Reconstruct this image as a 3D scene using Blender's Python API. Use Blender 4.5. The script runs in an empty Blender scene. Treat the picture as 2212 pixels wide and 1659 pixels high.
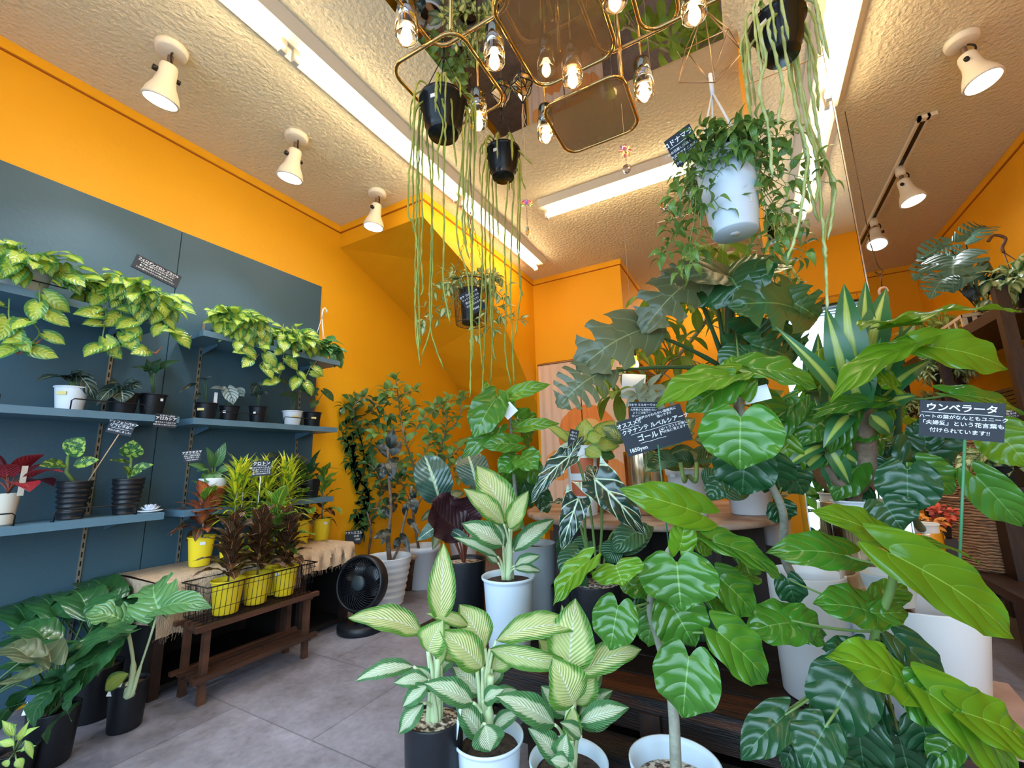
import bpy, math, random
from mathutils import Vector as V, Matrix
random.seed(7)
PI=math.pi
SC=bpy.context.scene; COL=SC.collection
# ---------- camera geometry (found from the vanishing points of the room) ----------
RM=((0.87384944,0.02498909,0.48555401),(-0.10980925,0.98301754,0.14703213),(-0.47363391,-0.18180227,0.86175336))
FP=921.88; CAM=V((0,0,.9))
def wdir(c):   # camera (right, down, forward) -> world
    x=sum(RM[i][0]*c[i] for i in range(3)); d=sum(RM[i][1]*c[i] for i in range(3)); y=sum(RM[i][2]*c[i] for i in range(3))
    return V((x,y,-d))
RIGHT=wdir((1,0,0)); UPC=wdir((0,-1,0)); FWD=wdir((0,0,1))
def A(px,py,d): return CAM+wdir(((px-1106)/FP*d,(py-829.5)/FP*d,d))
def onx(px,py,x):
    r=wdir(((px-1106)/FP,(py-829.5)/FP,1)); return CAM+r*(x/r.x)
def onz(px,py,z):
    r=wdir(((px-1106)/FP,(py-829.5)/FP,1)); return CAM+r*((z-.9)/r.z)
def ony(px,py,y):
    r=wdir(((px-1106)/FP,(py-829.5)/FP,1)); return CAM+r*(y/r.y)
cam=bpy.data.objects.new('camera',bpy.data.cameras.new('camera')); COL.objects.link(cam)
cam.data.sensor_width=36; cam.data.lens=36*FP/2212; cam.data.clip_start=.02
m=Matrix((RIGHT,UPC,-FWD)).transposed().to_4x4(); m.translation=CAM; cam.matrix_world=m
SC.camera=cam
# ---------- materials ----------
def nt(name):
    m=bpy.data.materials.new(name); m.use_nodes=True; t=m.node_tree; t.nodes.clear(); return m,t
def N(t,ty,**k):
    n=t.nodes.new(ty)
    for a,b in k.items():
        if a.startswith('i_'): n.inputs[int(a[2:]) if a[2:].isdigit() else a[2:].replace('_',' ')].default_value=b
        else: setattr(n,a,b)
    return n
def c4(c): return (c[0],c[1],c[2],1)
def L(t,a,b): t.links.new(a,b)
def M(name,col,rough=.5,metal=0,noise=0,nscale=8,col2=None,bump=0,bscale=60,emit=0,trans=0,coat=0,stretch=None,ior=1.45,sheen=0,alpha=1):
    m,t=nt(name); o=N(t,'ShaderNodeOutputMaterial'); b=N(t,'ShaderNodeBsdfPrincipled'); L(t,b.outputs[0],o.inputs[0])
    b.inputs['Base Color'].default_value=c4(col); b.inputs['Roughness'].default_value=rough; b.inputs['Metallic'].default_value=metal
    b.inputs['Transmission Weight'].default_value=trans; b.inputs['Coat Weight'].default_value=coat; b.inputs['IOR'].default_value=ior
    b.inputs['Alpha'].default_value=alpha
    if emit: b.inputs['Emission Color'].default_value=c4(col); b.inputs['Emission Strength'].default_value=emit
    if col2 or bump:
        tc=N(t,'ShaderNodeTexCoord'); mp=N(t,'ShaderNodeMapping'); L(t,tc.outputs['Object'],mp.inputs[0])
        if stretch: mp.inputs['Scale'].default_value=stretch
    if col2:
        n=N(t,'ShaderNodeTexNoise',i_Scale=nscale,i_Detail=6.); L(t,mp.outputs[0],n.inputs['Vector'])
        r=N(t,'ShaderNodeValToRGB'); r.color_ramp.elements[0].position=.5-noise; r.color_ramp.elements[1].position=.5+noise
        r.color_ramp.elements[0].color=c4(col); r.color_ramp.elements[1].color=c4(col2)
        L(t,n.outputs[0],r.inputs[0]); L(t,r.outputs[0],b.inputs['Base Color'])
    if bump:
        n=N(t,'ShaderNodeTexNoise',i_Scale=bscale,i_Detail=3.); L(t,mp.outputs[0],n.inputs['Vector'])
        bp=N(t,'ShaderNodeBump',i_Strength=bump,i_Distance=.01); L(t,n.outputs[0],bp.inputs['Height']); L(t,bp.outputs[0],b.inputs['Normal'])
    return m
def math_(t,op,a,b=None,c=None):
    n=N(t,'ShaderNodeMath',operation=op)
    for i,x in enumerate((a,b,c)):
        if x is None: continue
        if isinstance(x,(int,float)): n.inputs[i].default_value=x
        else: L(t,x,n.inputs[i])
    return n.outputs[0]
def mixc(t,f,a,b):
    n=N(t,'ShaderNodeMix',data_type='RGBA')
    if isinstance(f,(int,float)): n.inputs[0].default_value=f
    else: L(t,f,n.inputs[0])
    for i,x in ((6,a),(7,b)):
        if isinstance(x,tuple): n.inputs[i].default_value=c4(x)
        else: L(t,x,n.inputs[i])
    return n.outputs[2]
def LEAF(name,col,edge=None,vein=None,ew=.6,esoft=.25,en=.35,nv=9,slope=1.1,vw=.10,mw=.035,rough=.33,tr=.3,bump=.5,var=.25,vfade=1,spot=None,back=None):
    """leaf blade: uv.x across (0..1), uv.y along; col centre, edge margin, veins"""
    m,t=nt(name); o=N(t,'ShaderNodeOutputMaterial'); b=N(t,'ShaderNodeBsdfPrincipled')
    uv=N(t,'ShaderNodeUVMap'); sp=N(t,'ShaderNodeSeparateXYZ'); L(t,uv.outputs[0],sp.inputs[0])
    tc=N(t,'ShaderNodeTexCoord')
    U=math_(t,'ABSOLUTE',math_(t,'MULTIPLY_ADD',sp.outputs[0],2.,-1.)); Vv=sp.outputs[1]
    no=N(t,'ShaderNodeTexNoise',i_Scale=22.,i_Detail=3.); L(t,tc.outputs['Object'],no.inputs['Vector'])
    nb=N(t,'ShaderNodeTexNoise',i_Scale=5.,i_Detail=1.); L(t,tc.outputs['Object'],nb.inputs['Vector'])
    c=tuple(col)
    dark=tuple(x*(1-var) for x in c); lite=tuple(min(1,x*(1+var)) for x in c)
    cc=mixc(t,nb.outputs[0],dark,lite)
    ph=math_(t,'MULTIPLY',math_(t,'SUBTRACT',Vv,math_(t,'MULTIPLY',U,slope*.35)),float(nv))
    w=math_(t,'ABSOLUTE',math_(t,'MULTIPLY_ADD',math_(t,'FRACT',ph),2.,-1.))   # 1 at vein lines
    lat=N(t,'ShaderNodeMapRange'); L(t,w,lat.inputs[0]); lat.inputs[1].default_value=1-vw*1.6; lat.inputs[2].default_value=1-vw*.3
    if edge:
        e=math_(t,'ADD',U,math_(t,'MULTIPLY',math_(t,'SUBTRACT',no.outputs[0],.5),en*2))
        e=math_(t,'ADD',e,math_(t,'MULTIPLY',math_(t,'SUBTRACT',w,.5),-.12))
        e=math_(t,'ADD',e,math_(t,'MULTIPLY',math_(t,'POWER',math_(t,'ABSOLUTE',math_(t,'MULTIPLY_ADD',Vv,2.,-1.)),4.),.35))
        mr=N(t,'ShaderNodeMapRange'); L(t,e,mr.inputs[0]); mr.inputs[1].default_value=ew-esoft/2; mr.inputs[2].default_value=ew+esoft/2
        cc=mixc(t,mr.outputs[0],cc,tuple(edge))
    if spot:
        ns=N(t,'ShaderNodeTexNoise',i_Scale=spot[1],i_Detail=2.); L(t,tc.outputs['Object'],ns.inputs['Vector'])
        mr=N(t,'ShaderNodeMapRange'); L(t,ns.outputs[0],mr.inputs[0]); mr.inputs[1].default_value=spot[2]; mr.inputs[2].default_value=spot[2]+.05
        cc=mixc(t,mr.outputs[0],cc,tuple(spot[0]))
    mid=N(t,'ShaderNodeMapRange'); L(t,U,mid.inputs[0]); mid.inputs[1].default_value=mw*1.3; mid.inputs[2].default_value=mw*.6
    vv=math_(t,'MAXIMUM',mid.outputs[0],math_(t,'MULTIPLY',lat.outputs[0],vfade))
    if vein: cc=mixc(t,vv,cc,tuple(vein))
    if back:
        g=N(t,'ShaderNodeNewGeometry'); cc=mixc(t,g.outputs['Backfacing'],cc,tuple(back))
    L(t,cc,b.inputs['Base Color']); b.inputs['Roughness'].default_value=rough; b.inputs['Specular IOR Level'].default_value=.7
    if bump:
        h=math_(t,'ADD',math_(t,'MULTIPLY',w,w),math_(t,'MULTIPLY',no.outputs[0],.35))
        bp=N(t,'ShaderNodeBump',i_Strength=bump,i_Distance=.004); bp.invert=True; L(t,h,bp.inputs['Height']); L(t,bp.outputs[0],b.inputs['Normal'])
    tl=N(t,'ShaderNodeBsdfTranslucent'); L(t,cc,tl.inputs[0]); mx=N(t,'ShaderNodeMixShader',i_0=tr)
    L(t,b.outputs[0],mx.inputs[1]); L(t,tl.outputs[0],mx.inputs[2]); L(t,mx.outputs[0],o.inputs[0])
    return m
CLP=('foliage','stems','new_shoot','lower_leaves','new_leaves','petioles','hanger')
# ---------- mesh builder ----------
class MB:
    def __init__(s): s.v=[]; s.f=[]; s.uv=[]; s.sm=[]
    def add(s,vs,fs,uvs=None,smooth=True):
        o=len(s.v); s.v+=[tuple(p) for p in vs]; s.f+=[tuple(i+o for i in f) for f in fs]
        s.uv+= uvs if uvs else [(0,0)]*len(vs); s.sm+=[smooth]*len(fs); return s
    def box(s,a,b,rot=None,at=None):
        vs=[V((x,y,z)) for z in (a[2],b[2]) for y in (a[1],b[1]) for x in (a[0],b[0])]
        if rot is not None: vs=[rot@p for p in vs]
        if at is not None: vs=[p+V(at) for p in vs]
        return s.add(vs,[(0,2,3,1),(4,5,7,6),(0,1,5,4),(1,3,7,5),(3,2,6,7),(2,0,4,6)],smooth=False)
    def bar(s,p,q,w,h=None,up=(0,0,1)):      # rectangular bar between two points
        p=V(p);q=V(q);h=h or w;d=(q-p).normalized();u=V(up)
        if abs(d.dot(u))>.98:u=V((1,0,0))
        x=d.cross(u).normalized();y=x.cross(d)
        vs=[e+x*a*w/2+y*b*h/2 for e in(p,q) for a,b in((-1,-1),(1,-1),(1,1),(-1,1))]
        return s.add(vs,[(0,1,2,3),(7,6,5,4),(0,4,5,1),(1,5,6,2),(2,6,7,3),(3,7,4,0)],smooth=False)
    def tube(s,pts,r,n=8,closed=False,caps=True):
        pts=[V(p) for p in pts];k=len(pts);R=r if isinstance(r,(list,tuple)) else [r]*k
        up=None;vs=[];fs=[];uv=[]
        for i,p in enumerate(pts):
            a=pts[i-1] if (i or closed) else p; b=pts[(i+1)%k] if (i<k-1 or closed) else p
            d=(b-a)
            if d.length<1e-9:d=V((0,0,1))
            d.normalize()
            if up is None:
                up=d.orthogonal().normalized()
            up=(up-d*up.dot(d))
            if up.length<1e-6: up=d.orthogonal()
            up.normalize(); sd=d.cross(up)
            for j in range(n):
                t=2*PI*j/n; vs.append(p+(up*math.cos(t)+sd*math.sin(t))*R[i]); uv.append((j/n,i/max(1,k-1)))
        for i in range(k if closed else k-1):
            for j in range(n):
                a=i*n+j;b=i*n+(j+1)%n;c=((i+1)%k)*n+(j+1)%n;d=((i+1)%k)*n+j; fs.append((a,b,c,d))
        if caps and not closed: fs.append(tuple(range(n))[::-1]); fs.append(tuple((k-1)*n+j for j in range(n)))
        return s.add(vs,fs,uv)
    def lathe(s,prof,c=(0,0,0),n=36,mat=None,cap=False):   # prof: (r,z)
        c=V(c);vs=[];fs=[]
        for r,z in prof:
            for j in range(n):
                t=2*PI*j/n;p=V((r*math.cos(t),r*math.sin(t),z))
                vs.append((mat@p if mat is not None else p)+c)
        for i in range(len(prof)-1):
            for j in range(n):
                fs.append((i*n+j,i*n+(j+1)%n,(i+1)*n+(j+1)%n,(i+1)*n+j))
        if cap: fs.append(tuple(range(n))[::-1]); fs.append(tuple((len(prof)-1)*n+j for j in range(n)))
        return s.add(vs,fs)
    def sph(s,c,r,n=10,sc=(1,1,1)):
        prof=[(r*math.sin(PI*i/(n//2+2))+1e-5,-r*math.cos(PI*i/(n//2+2))) for i in range(n//2+3)]
        return s.lathe(prof,c,n,Matrix.Diagonal(sc))
    def leaf(s,base,tip,w,nrm=None,prof='oval',bend=.12,fold=.18,wave=0,wn=3,cord=0,rows=10,cols=6,cuts=0,twist=0,roll=0,side=0,cutu=.42,seed=0):
        base=V(base);tip=V(tip);ax=tip-base;Ln=ax.length
        if Ln<1e-6:return s
        ax/=Ln
        if nrm is None: nrm=(CAM-(base+tip)/2).normalized()+V((0,0,.42))
        n=V(nrm);n=n-ax*n.dot(ax)
        if n.length<1e-4:n=ax.orthogonal()
        n.normalize();sd=ax.cross(n)
        if roll: 
            q=Matrix.Rotation(roll,3,ax);n=q@n;sd=q@sd
        if cuts: rows=cuts*4+4;cols=max(cols,10)
        vs=[];uv=[];ph=random.random()*6
        for i in range(rows+1):
            t=i/rows;W=wprof(prof,t)*w/2
            for j in range(cols+1):
                u=2*j/cols-1; au=abs(u)
                tt=t-cord*((1.05*math.sin(PI*.75*au**.9)) if prof=='heart' else au**1.6)*(1-t)**2
                if cuts:
                    if 2<i<rows-1 and i%4 in(1,2):
                        ic=i if i%4==1 else i-1;cu=cutu+.12*math.sin(ic*1.7+seed);g=max(0,min(1,(au-cu)/max(.05,.8-cu)));hw=.5/rows*(2.2*g**.7+.05);tt+=((ic+.5)/rows-t)+(hw if i%4==2 else -hw)
                    tt+=.22*au*t*(1-t)*2
                z=bend*Ln*math.sin(PI*min(1,max(0,t)))*1.0 - bend*Ln*1.2*t*t + fold*W*au*1.2
                z+=wave*w*math.sin(ph+wn*2*PI*t+(0 if u>0 else 1.7))*au**2*.5
                x=u*W+side*Ln*math.sin(PI*t)
                if twist:
                    a=twist*t;x,z=x*math.cos(a)-z*math.sin(a),x*math.sin(a)+z*math.cos(a)
                vs.append(base+ax*(tt*Ln)+sd*x+n*z); uv.append(((u+1)/2,t))
        fs=[]
        for i in range(rows):
            for j in range(cols):
                if cuts and 2<i<rows-3 and i%4==1 and abs((j+.5)*2/cols-1)>cutu+.12*math.sin(i*1.7+seed) : continue
                a=i*(cols+1)+j;fs.append((a,a+1,a+cols+2,a+cols+1))
        return s.add(vs,fs,uv)
    def build(s,name,mat,parent=None,root=None,thick=0,label=None):
        me=bpy.data.meshes.new(name); off=V((0,0,0))
        ob=bpy.data.objects.new(name,me)
        p=parent
        while p is not None: off+=p.location; p=p.parent
        if parent is None and s.v:
            xs=list(zip(*s.v)); off=V(((min(xs[0])+max(xs[0]))/2,(min(xs[1])+max(xs[1]))/2,min(xs[2]))); ob.location=off
        me.from_pydata([tuple(V((max(v[0],-2.597),v[1],v[2]) if parent is not None and v[0]<-2.59 and v[1]<2.6 and name in CLP else v)-off) for v in s.v],[],s.f)
        if s.uv:
            ul=me.uv_layers.new(name='UVMap'); d=[0.]*(2*len(me.loops))
            vi=[0]*len(me.loops); me.loops.foreach_get('vertex_index',vi)
            for k,i in enumerate(vi): d[2*k],d[2*k+1]=s.uv[i]
            ul.data.foreach_set('uv',d)
        me.polygons.foreach_set('use_smooth',s.sm)
        me.materials.append(mat); me.update(); COL.objects.link(ob)
        if parent is not None: ob.parent=parent
        if label: ob['label']=label
        return ob
def wprof(p,t):
    if p=='oval': return math.sin(PI*min(1,t**.85))**.8 if 0<t<1 else 0.02
    if p=='lance': return (math.sin(PI*t**.7))**1.0*1.0 if 0<t<1 else 0.03
    if p=='strap': return min(1,t*5+.35)*min(1,(1-t)*2.2)**.8 if t<1 else .02
    if p=='heart':  # wide base, pointed tip
        x=t
        return (.60+1.75*x**.8)*(1-x)**.75*(1-.5*max(0,(x-.72)/.28)) if x<1 else .01
    if p=='round': return math.sqrt(max(0,1-(2*t-1)**2))**.8 if 0<t<1 else .05
    if p=='obov': return math.sin(PI*min(1,t**1.5))**.75 if 0<t<1 else .03
    if p=='arrow': return (1-t)**.8*(.9+.5*t) if t<1 else .01
    return 1
def tag(o,label,cat,group=None,kind=None):
    if label:o['label']=label
    if cat:o['category']=cat
    if group:o['group']=group
    if kind:o['kind']=kind
    return o
def thing(name,label,cat,loc,group=None):
    o=bpy.data.objects.new(name,None); COL.objects.link(o); o.location=V(loc); o.empty_display_size=.05
    return tag(o,label,cat,group)
def struct(name,mb,mat):
    o=mb.build(name,mat); o['kind']='structure'; return o
def rj(a): return random.uniform(-a,a)
def bez(p0,p1,p2,n=8):
    p0,p1,p2=V(p0),V(p1),V(p2)
    return [p0*(1-t)**2+p1*2*t*(1-t)+p2*t*t for t in [i/n for i in range(n+1)]]
def catm(P,n=6):
    P=[V(p) for p in P]; Q=[P[0]*2-P[1]]+P+[P[-1]*2-P[-2]]; out=[]
    for i in range(1,len(Q)-2):
        for k in range(n):
            t=k/n;a,b,c,d=Q[i-1:i+3]
            out.append(.5*((2*b)+(c-a)*t+(2*a-5*b+4*c-d)*t*t+(3*b-a-3*c+d)*t**3))
    return out+[P[-1]]
def text(s,size,mat,c,u,v,n,parent,name='lettering',bold=.012,align='CENTER',shear=0,sx=1,eps=.0012):
    cu=bpy.data.curves.new('txt','FONT'); cu.body=s; cu.size=size; cu.align_x=align; cu.align_y='CENTER'; cu.offset=bold*size; cu.shear=shear; cu.resolution_u=2; cu.space_line=1.05
    ob=bpy.data.objects.new('txt',cu); COL.objects.link(ob)
    bpy.context.view_layer.update()
    me=bpy.data.meshes.new_from_object(ob.evaluated_get(bpy.context.evaluated_depsgraph_get()))
    bpy.data.objects.remove(ob)
    off=V((0,0,0));p=parent
    while p is not None: off+=p.location;p=p.parent
    c=V(c);u=V(u);v=V(v);n=V(n)
    for q in me.vertices: q.co=c+u*(q.co.x*sx)+v*q.co.y+n*eps-off
    me.materials.clear(); me.materials.append(mat)
    o=bpy.data.objects.new(name,me); COL.objects.link(o); o.parent=parent; return o
ORANGE=M('orange_wall',(.92,.43,.004),.6,col2=(.88,.405,.004),noise=.2,nscale=1.5,bump=.15,bscale=35)
CEIL=M('plaster_ceiling',(.80,.69,.50),.8,bump=1.,bscale=48)
CURT=M('noren_cloth',(.86,.62,.50),.9,col2=(.78,.52,.42),noise=.1,nscale=3)
SLATE=M('slate_paint',(.046,.105,.145),.5,col2=(.040,.095,.132),noise=.2,nscale=3,bump=.1,bscale=60)
SHELFM=M('shelf_paint',(.10,.19,.26),.45,col2=(.085,.165,.23),noise=.2,nscale=6)
BLACKP=M('black_plastic',(.008,.009,.013),.42,bump=.1,bscale=90)
BLACKG=M('black_gloss',(.006,.006,.008),.25)
WHITEP=M('white_plastic',(.80,.83,.87),.35,col2=(.76,.79,.84),noise=.25,nscale=3)
BLUEWP=M('pale_blue_plastic',(.62,.72,.82),.4)
CLEARP=M('frosted_plastic',(.7,.78,.84),.3,alpha=.8)
GREYP=M('grey_pot',(.40,.44,.48),.55,col2=(.34,.38,.42),noise=.2,nscale=6)
CREAM=M('cream_enamel',(.82,.74,.62),.4)
YEL=M('yellow_plastic',(.90,.66,.025),.38)
BEIGE=M('beige_ceramic',(.60,.52,.42),.5)
TERRA=M('terracotta',(.50,.14,.055),.7)
DWOOD=M('dark_stained_wood',(.040,.018,.012),.5,col2=(.13,.052,.028),noise=.22,nscale=14,stretch=(1,.12,1),bump=.2)
CHAR=M('charred_wood',(.010,.008,.008),.4,col2=(.11,.035,.013),noise=.1,nscale=4,stretch=(.35,5,6),bump=.3,bscale=40)
CHARB=M('blackened_wood',(.007,.006,.006),.4,col2=(.028,.014,.010),noise=.15,nscale=5,stretch=(.35,5,6),bump=.3,bscale=40)
BWOOD=M('shelf_black_wood',(.016,.010,.009),.45,col2=(.045,.022,.016),noise=.2,nscale=12,stretch=(6,.5,1))
TABLEW=M('worn_table_top',(.25,.14,.09),.5,col2=(.45,.34,.28),noise=.1,nscale=7)
TLEG=M('dark_panel_wood',(.045,.035,.034),.6,col2=(.075,.06,.056),noise=.2,nscale=20,stretch=(1,1,.1))
BURLAP=M('burlap',(.62,.46,.32),.95,col2=(.48,.34,.22),noise=.2,nscale=60,stretch=(1,1,.3),bump=.8,bscale=220)
SOIL=M('soil',(.022,.013,.009),.95,col2=(.075,.045,.03),noise=.15,nscale=60,bump=.9,bscale=120)
PERL=M('perlite_soil',(.07,.04,.025),.95,col2=(.62,.52,.42),noise=.06,nscale=75,bump=.9,bscale=90)
STEM=M('green_stem',(.16,.26,.07),.5)
STEMD=M('dark_green_stem',(.045,.10,.035),.45)
STEMP=M('pale_stem',(.55,.66,.38),.4)
STEMR=M('reddish_petiole',(.20,.05,.03),.5)
BARK=M('grey_bark',(.22,.22,.18),.8,col2=(.32,.33,.26),noise=.2,nscale=20,bump=.5)
BARKB=M('brown_bark',(.16,.10,.065),.85,col2=(.30,.22,.15),noise=.2,nscale=25,bump=.6)
TIPR=M('orange_shoot',(.55,.18,.08),.5)
GOLD=M('brass_rod',(.60,.38,.15),.16,metal=1)
BRASS=M('brass_pot_metal',(.78,.56,.36),.17,metal=1,bump=.25,bscale=6,stretch=(9,9,.3))
CHROME=M('dark_chrome',(.22,.19,.15),.08,metal=1)
MIRROR=M('mirror',(.93,.93,.92),.01,metal=1)
SMOKE=M('smoked_acrylic',(.30,.16,.06),.04,alpha=.62,coat=.5)
CARD=M('blackboard_card',(.018,.024,.036),.6)
CHALK=M('chalk_lettering',(.88,.9,.94),.6)
PRICE=M('price_sticker',(.8,.82,.86),.5)
YSTICK=M('yellow_sticker',(.75,.62,.22),.5)
GREENST=M('green_stake',(.06,.26,.13),.4)
WOODST=M('bamboo_stick',(.55,.36,.2),.6)
WIRE=M('black_wire',(.012,.011,.012),.4,metal=.5)
BWIRE=M('brown_wire',(.13,.08,.05),.4,metal=.6)
GLASS=M('clear_glass',(1,.93,.85),.02,trans=1,ior=1.3)
CRYS=M('crystal',(1,.97,.95),.02,trans=1,ior=1.6)
BULB=M('filament_bulb',(1,.62,.25),.3,emit=22)
TUBEM=M('fluorescent_tube',(1,.80,.47),.3,emit=22)
LEDM=M('led_lens',(.85,.92,1),.3,emit=26)
WICK=M('dark_wicker',(.085,.035,.02),.7,col2=(.2,.09,.05),noise=.15,nscale=50,bump=.8,bscale=80)
def weave(name,c1,c2,sx,sz):
    m,t=nt(name);o=N(t,'ShaderNodeOutputMaterial');b=N(t,'ShaderNodeBsdfPrincipled',i_Roughness=.75);L(t,b.outputs[0],o.inputs[0])
    tc=N(t,'ShaderNodeTexCoord');mp=N(t,'ShaderNodeMapping');L(t,tc.outputs['Object'],mp.inputs[0]);mp.inputs['Scale'].default_value=(1,1,5)
    n=N(t,'ShaderNodeTexNoise',i_Scale=sx,i_Detail=2.);L(t,mp.outputs[0],n.inputs['Vector'])
    w=N(t,'ShaderNodeTexWave',i_Scale=sz,i_Distortion=5.,bands_direction='Z');L(t,tc.outputs['Object'],w.inputs['Vector'])
    f=math_(t,'MULTIPLY',n.outputs[0],math_(t,'MULTIPLY_ADD',w.outputs['Fac'],.7,.5))
    r=N(t,'ShaderNodeValToRGB');r.color_ramp.elements[0].position=.2;r.color_ramp.elements[1].position=.6;r.color_ramp.elements[0].color=c4(c1);r.color_ramp.elements[1].color=c4(c2)
    L(t,f,r.inputs[0]);L(t,r.outputs[0],b.inputs['Base Color']);bp=N(t,'ShaderNodeBump',i_Strength=.8,i_Distance=.01);L(t,f,bp.inputs['Height']);L(t,bp.outputs[0],b.inputs['Normal']);return m
WICKL=weave('seagrass_weave',(.10,.035,.015),(.50,.27,.13),30,22)
def floor_mat():
    m,t=nt('slate_vinyl');o=N(t,'ShaderNodeOutputMaterial');b=N(t,'ShaderNodeBsdfPrincipled',i_Roughness=.5);L(t,b.outputs[0],o.inputs[0])
    tc=N(t,'ShaderNodeTexCoord')
    n=N(t,'ShaderNodeTexNoise',i_Scale=5.,i_Detail=8.,i_Roughness=.7);L(t,tc.outputs['Object'],n.inputs['Vector'])
    n2=N(t,'ShaderNodeTexNoise',i_Scale=45.,i_Detail=4.);L(t,tc.outputs['Object'],n2.inputs['Vector'])
    br=N(t,'ShaderNodeTexBrick',i_Scale=1.,offset=.5);L(t,tc.outputs['Object'],br.inputs['Vector'])
    br.inputs['Color1'].default_value=(.20,.192,.225,1);br.inputs['Color2'].default_value=(.255,.245,.285,1);br.inputs['Mortar'].default_value=(.15,.142,.165,1)
    br.inputs['Mortar Size'].default_value=.003;br.inputs['Brick Width'].default_value=.9;br.inputs['Row Height'].default_value=.45
    f=math_(t,'ADD',n.outputs[0],math_(t,'MULTIPLY',n2.outputs[0],.3))
    r=N(t,'ShaderNodeValToRGB');r.color_ramp.elements[0].position=.45;r.color_ramp.elements[1].position=.85;r.color_ramp.elements[0].color=(.62,.6,.6,1);r.color_ramp.elements[1].color=(1.3,1.3,1.35,1)
    L(t,f,r.inputs[0]);mx=N(t,'ShaderNodeMix',data_type='RGBA',blend_type='MULTIPLY');mx.inputs[0].default_value=1
    L(t,br.outputs[0],mx.inputs[6]);L(t,r.outputs[0],mx.inputs[7]);L(t,mx.outputs[2],b.inputs['Base Color'])
    bp=N(t,'ShaderNodeBump',i_Strength=.15,i_Distance=.01);L(t,f,bp.inputs['Height']);L(t,bp.outputs[0],b.inputs['Normal']);return m
FLOORM=floor_mat()
# leaf materials
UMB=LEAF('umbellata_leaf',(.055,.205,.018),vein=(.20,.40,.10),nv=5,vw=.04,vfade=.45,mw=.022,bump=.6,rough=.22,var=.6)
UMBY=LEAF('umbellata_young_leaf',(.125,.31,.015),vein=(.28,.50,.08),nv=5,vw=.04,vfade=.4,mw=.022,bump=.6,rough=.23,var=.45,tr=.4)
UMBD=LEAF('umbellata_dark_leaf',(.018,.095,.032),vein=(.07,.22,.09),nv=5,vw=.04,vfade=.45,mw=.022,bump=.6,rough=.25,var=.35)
DIEF=LEAF('dieffenbachia_leaf',(.70,.80,.33),edge=(.10,.32,.03),vein=(.88,.92,.66),ew=.72,esoft=.22,en=.3,nv=14,vw=.12,vfade=.35,mw=.05,bump=.7,rough=.35,var=.12,tr=.4)
DIEFG=LEAF('dieffenbachia_green_leaf',(.66,.76,.50),edge=(.055,.22,.06),vein=(.8,.88,.66),ew=.52,esoft=.12,en=.38,nv=13,vw=.1,vfade=.3,mw=.06,bump=.6,rough=.35,tr=.35)
BRAS=LEAF('brasil_leaf',(.46,.58,.07),edge=(.09,.27,.06),ew=.62,esoft=.15,en=.5,nv=6,vein=(.55,.66,.22),vfade=.2,rough=.3,tr=.35,var=.3)
POTH=LEAF('pothos_leaf',(.06,.22,.05),edge=(.10,.30,.08),ew=.6,en=.4,vein=(.2,.4,.12),vfade=.2,rough=.3)
ALOC=LEAF('alocasia_polly_leaf',(.012,.040,.028),vein=(.55,.68,.48),nv=4,vw=.10,vfade=1,mw=.06,bump=.8,rough=.18,edge=(.4,.5,.36),ew=1.02,esoft=.02,en=.0,tr=.08)
ALOD=LEAF('alocasia_dark_leaf',(.015,.038,.030),vein=(.34,.42,.33),nv=5,vw=.07,vfade=.8,mw=.05,bump=.8,rough=.35,tr=.1)
ALOS=LEAF('alocasia_silver_leaf',(.36,.46,.46),vein=(.06,.10,.11),nv=5,vw=.16,vfade=.9,mw=.06,bump=.9,rough=.4,tr=.15)
PHIL=LEAF('dark_green_leaf',(.025,.10,.035),vein=(.06,.19,.07),nv=8,vfade=.4,rough=.28,bump=.7,tr=.15)
MON=LEAF('monstera_leaf',(.030,.115,.035),vein=(.12,.28,.08),nv=6,vw=.035,vfade=.35,mw=.022,rough=.24,bump=.35,tr=.25,var=.35)
MONU=LEAF('monstera_olive_leaf',(.085,.115,.052),vein=(.24,.31,.15),nv=5,vw=.06,vfade=.5,mw=.022,rough=.38,bump=.4,tr=.25,var=.3)
FIC=LEAF('ficus_leaf',(.05,.155,.045),vein=(.15,.3,.12),nv=8,vfade=.15,rough=.22,bump=.3,tr=.15,var=.55)
FICL=LEAF('ficus_light_leaf',(.17,.33,.08),vein=(.3,.45,.2),nv=8,vfade=.15,rough=.3,bump=.3,tr=.3,var=.5)
ELAS=LEAF('rubber_leaf',(.012,.022,.018),vein=(.05,.07,.05),nv=14,vfade=.1,rough=.16,bump=.3,tr=.04)
ELASG=LEAF('variegated_rubber_leaf',(.30,.34,.20),edge=(.10,.17,.08),ew=.5,en=.6,vein=(.45,.5,.3),vfade=.2,rough=.3)
CALA=LEAF('calathea_leaf',(.03,.085,.065),edge=(.035,.10,.08),ew=.9,en=.05,vein=(.42,.55,.35),nv=9,vw=.05,vfade=.5,mw=.08,rough=.3,back=(.045,.008,.014),tr=.05,spot=((.30,.42,.32),9.,.60))
CALP=LEAF('calathea_underside',(.040,.007,.013),vein=(.07,.02,.02),nv=9,vfade=.3,rough=.5,tr=.05)
CRR=LEAF('croton_red_leaf',(.62,.15,.05),edge=(.22,.07,.04),ew=.6,en=.6,vein=(.75,.22,.06),nv=7,vw=.1,vfade=.8,rough=.28,tr=.2)
CRD=LEAF('croton_dark_leaf',(.060,.036,.018),vein=(.62,.20,.07),nv=8,vw=.07,vfade=.8,mw=.05,rough=.26,tr=.12)
CRG=LEAF('croton_green_leaf',(.08,.24,.03),edge=(.30,.46,.05),ew=.85,en=.3,vein=(.62,.66,.08),nv=8,vw=.09,vfade=.9,mw=.06,rough=.26,tr=.3)
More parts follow.
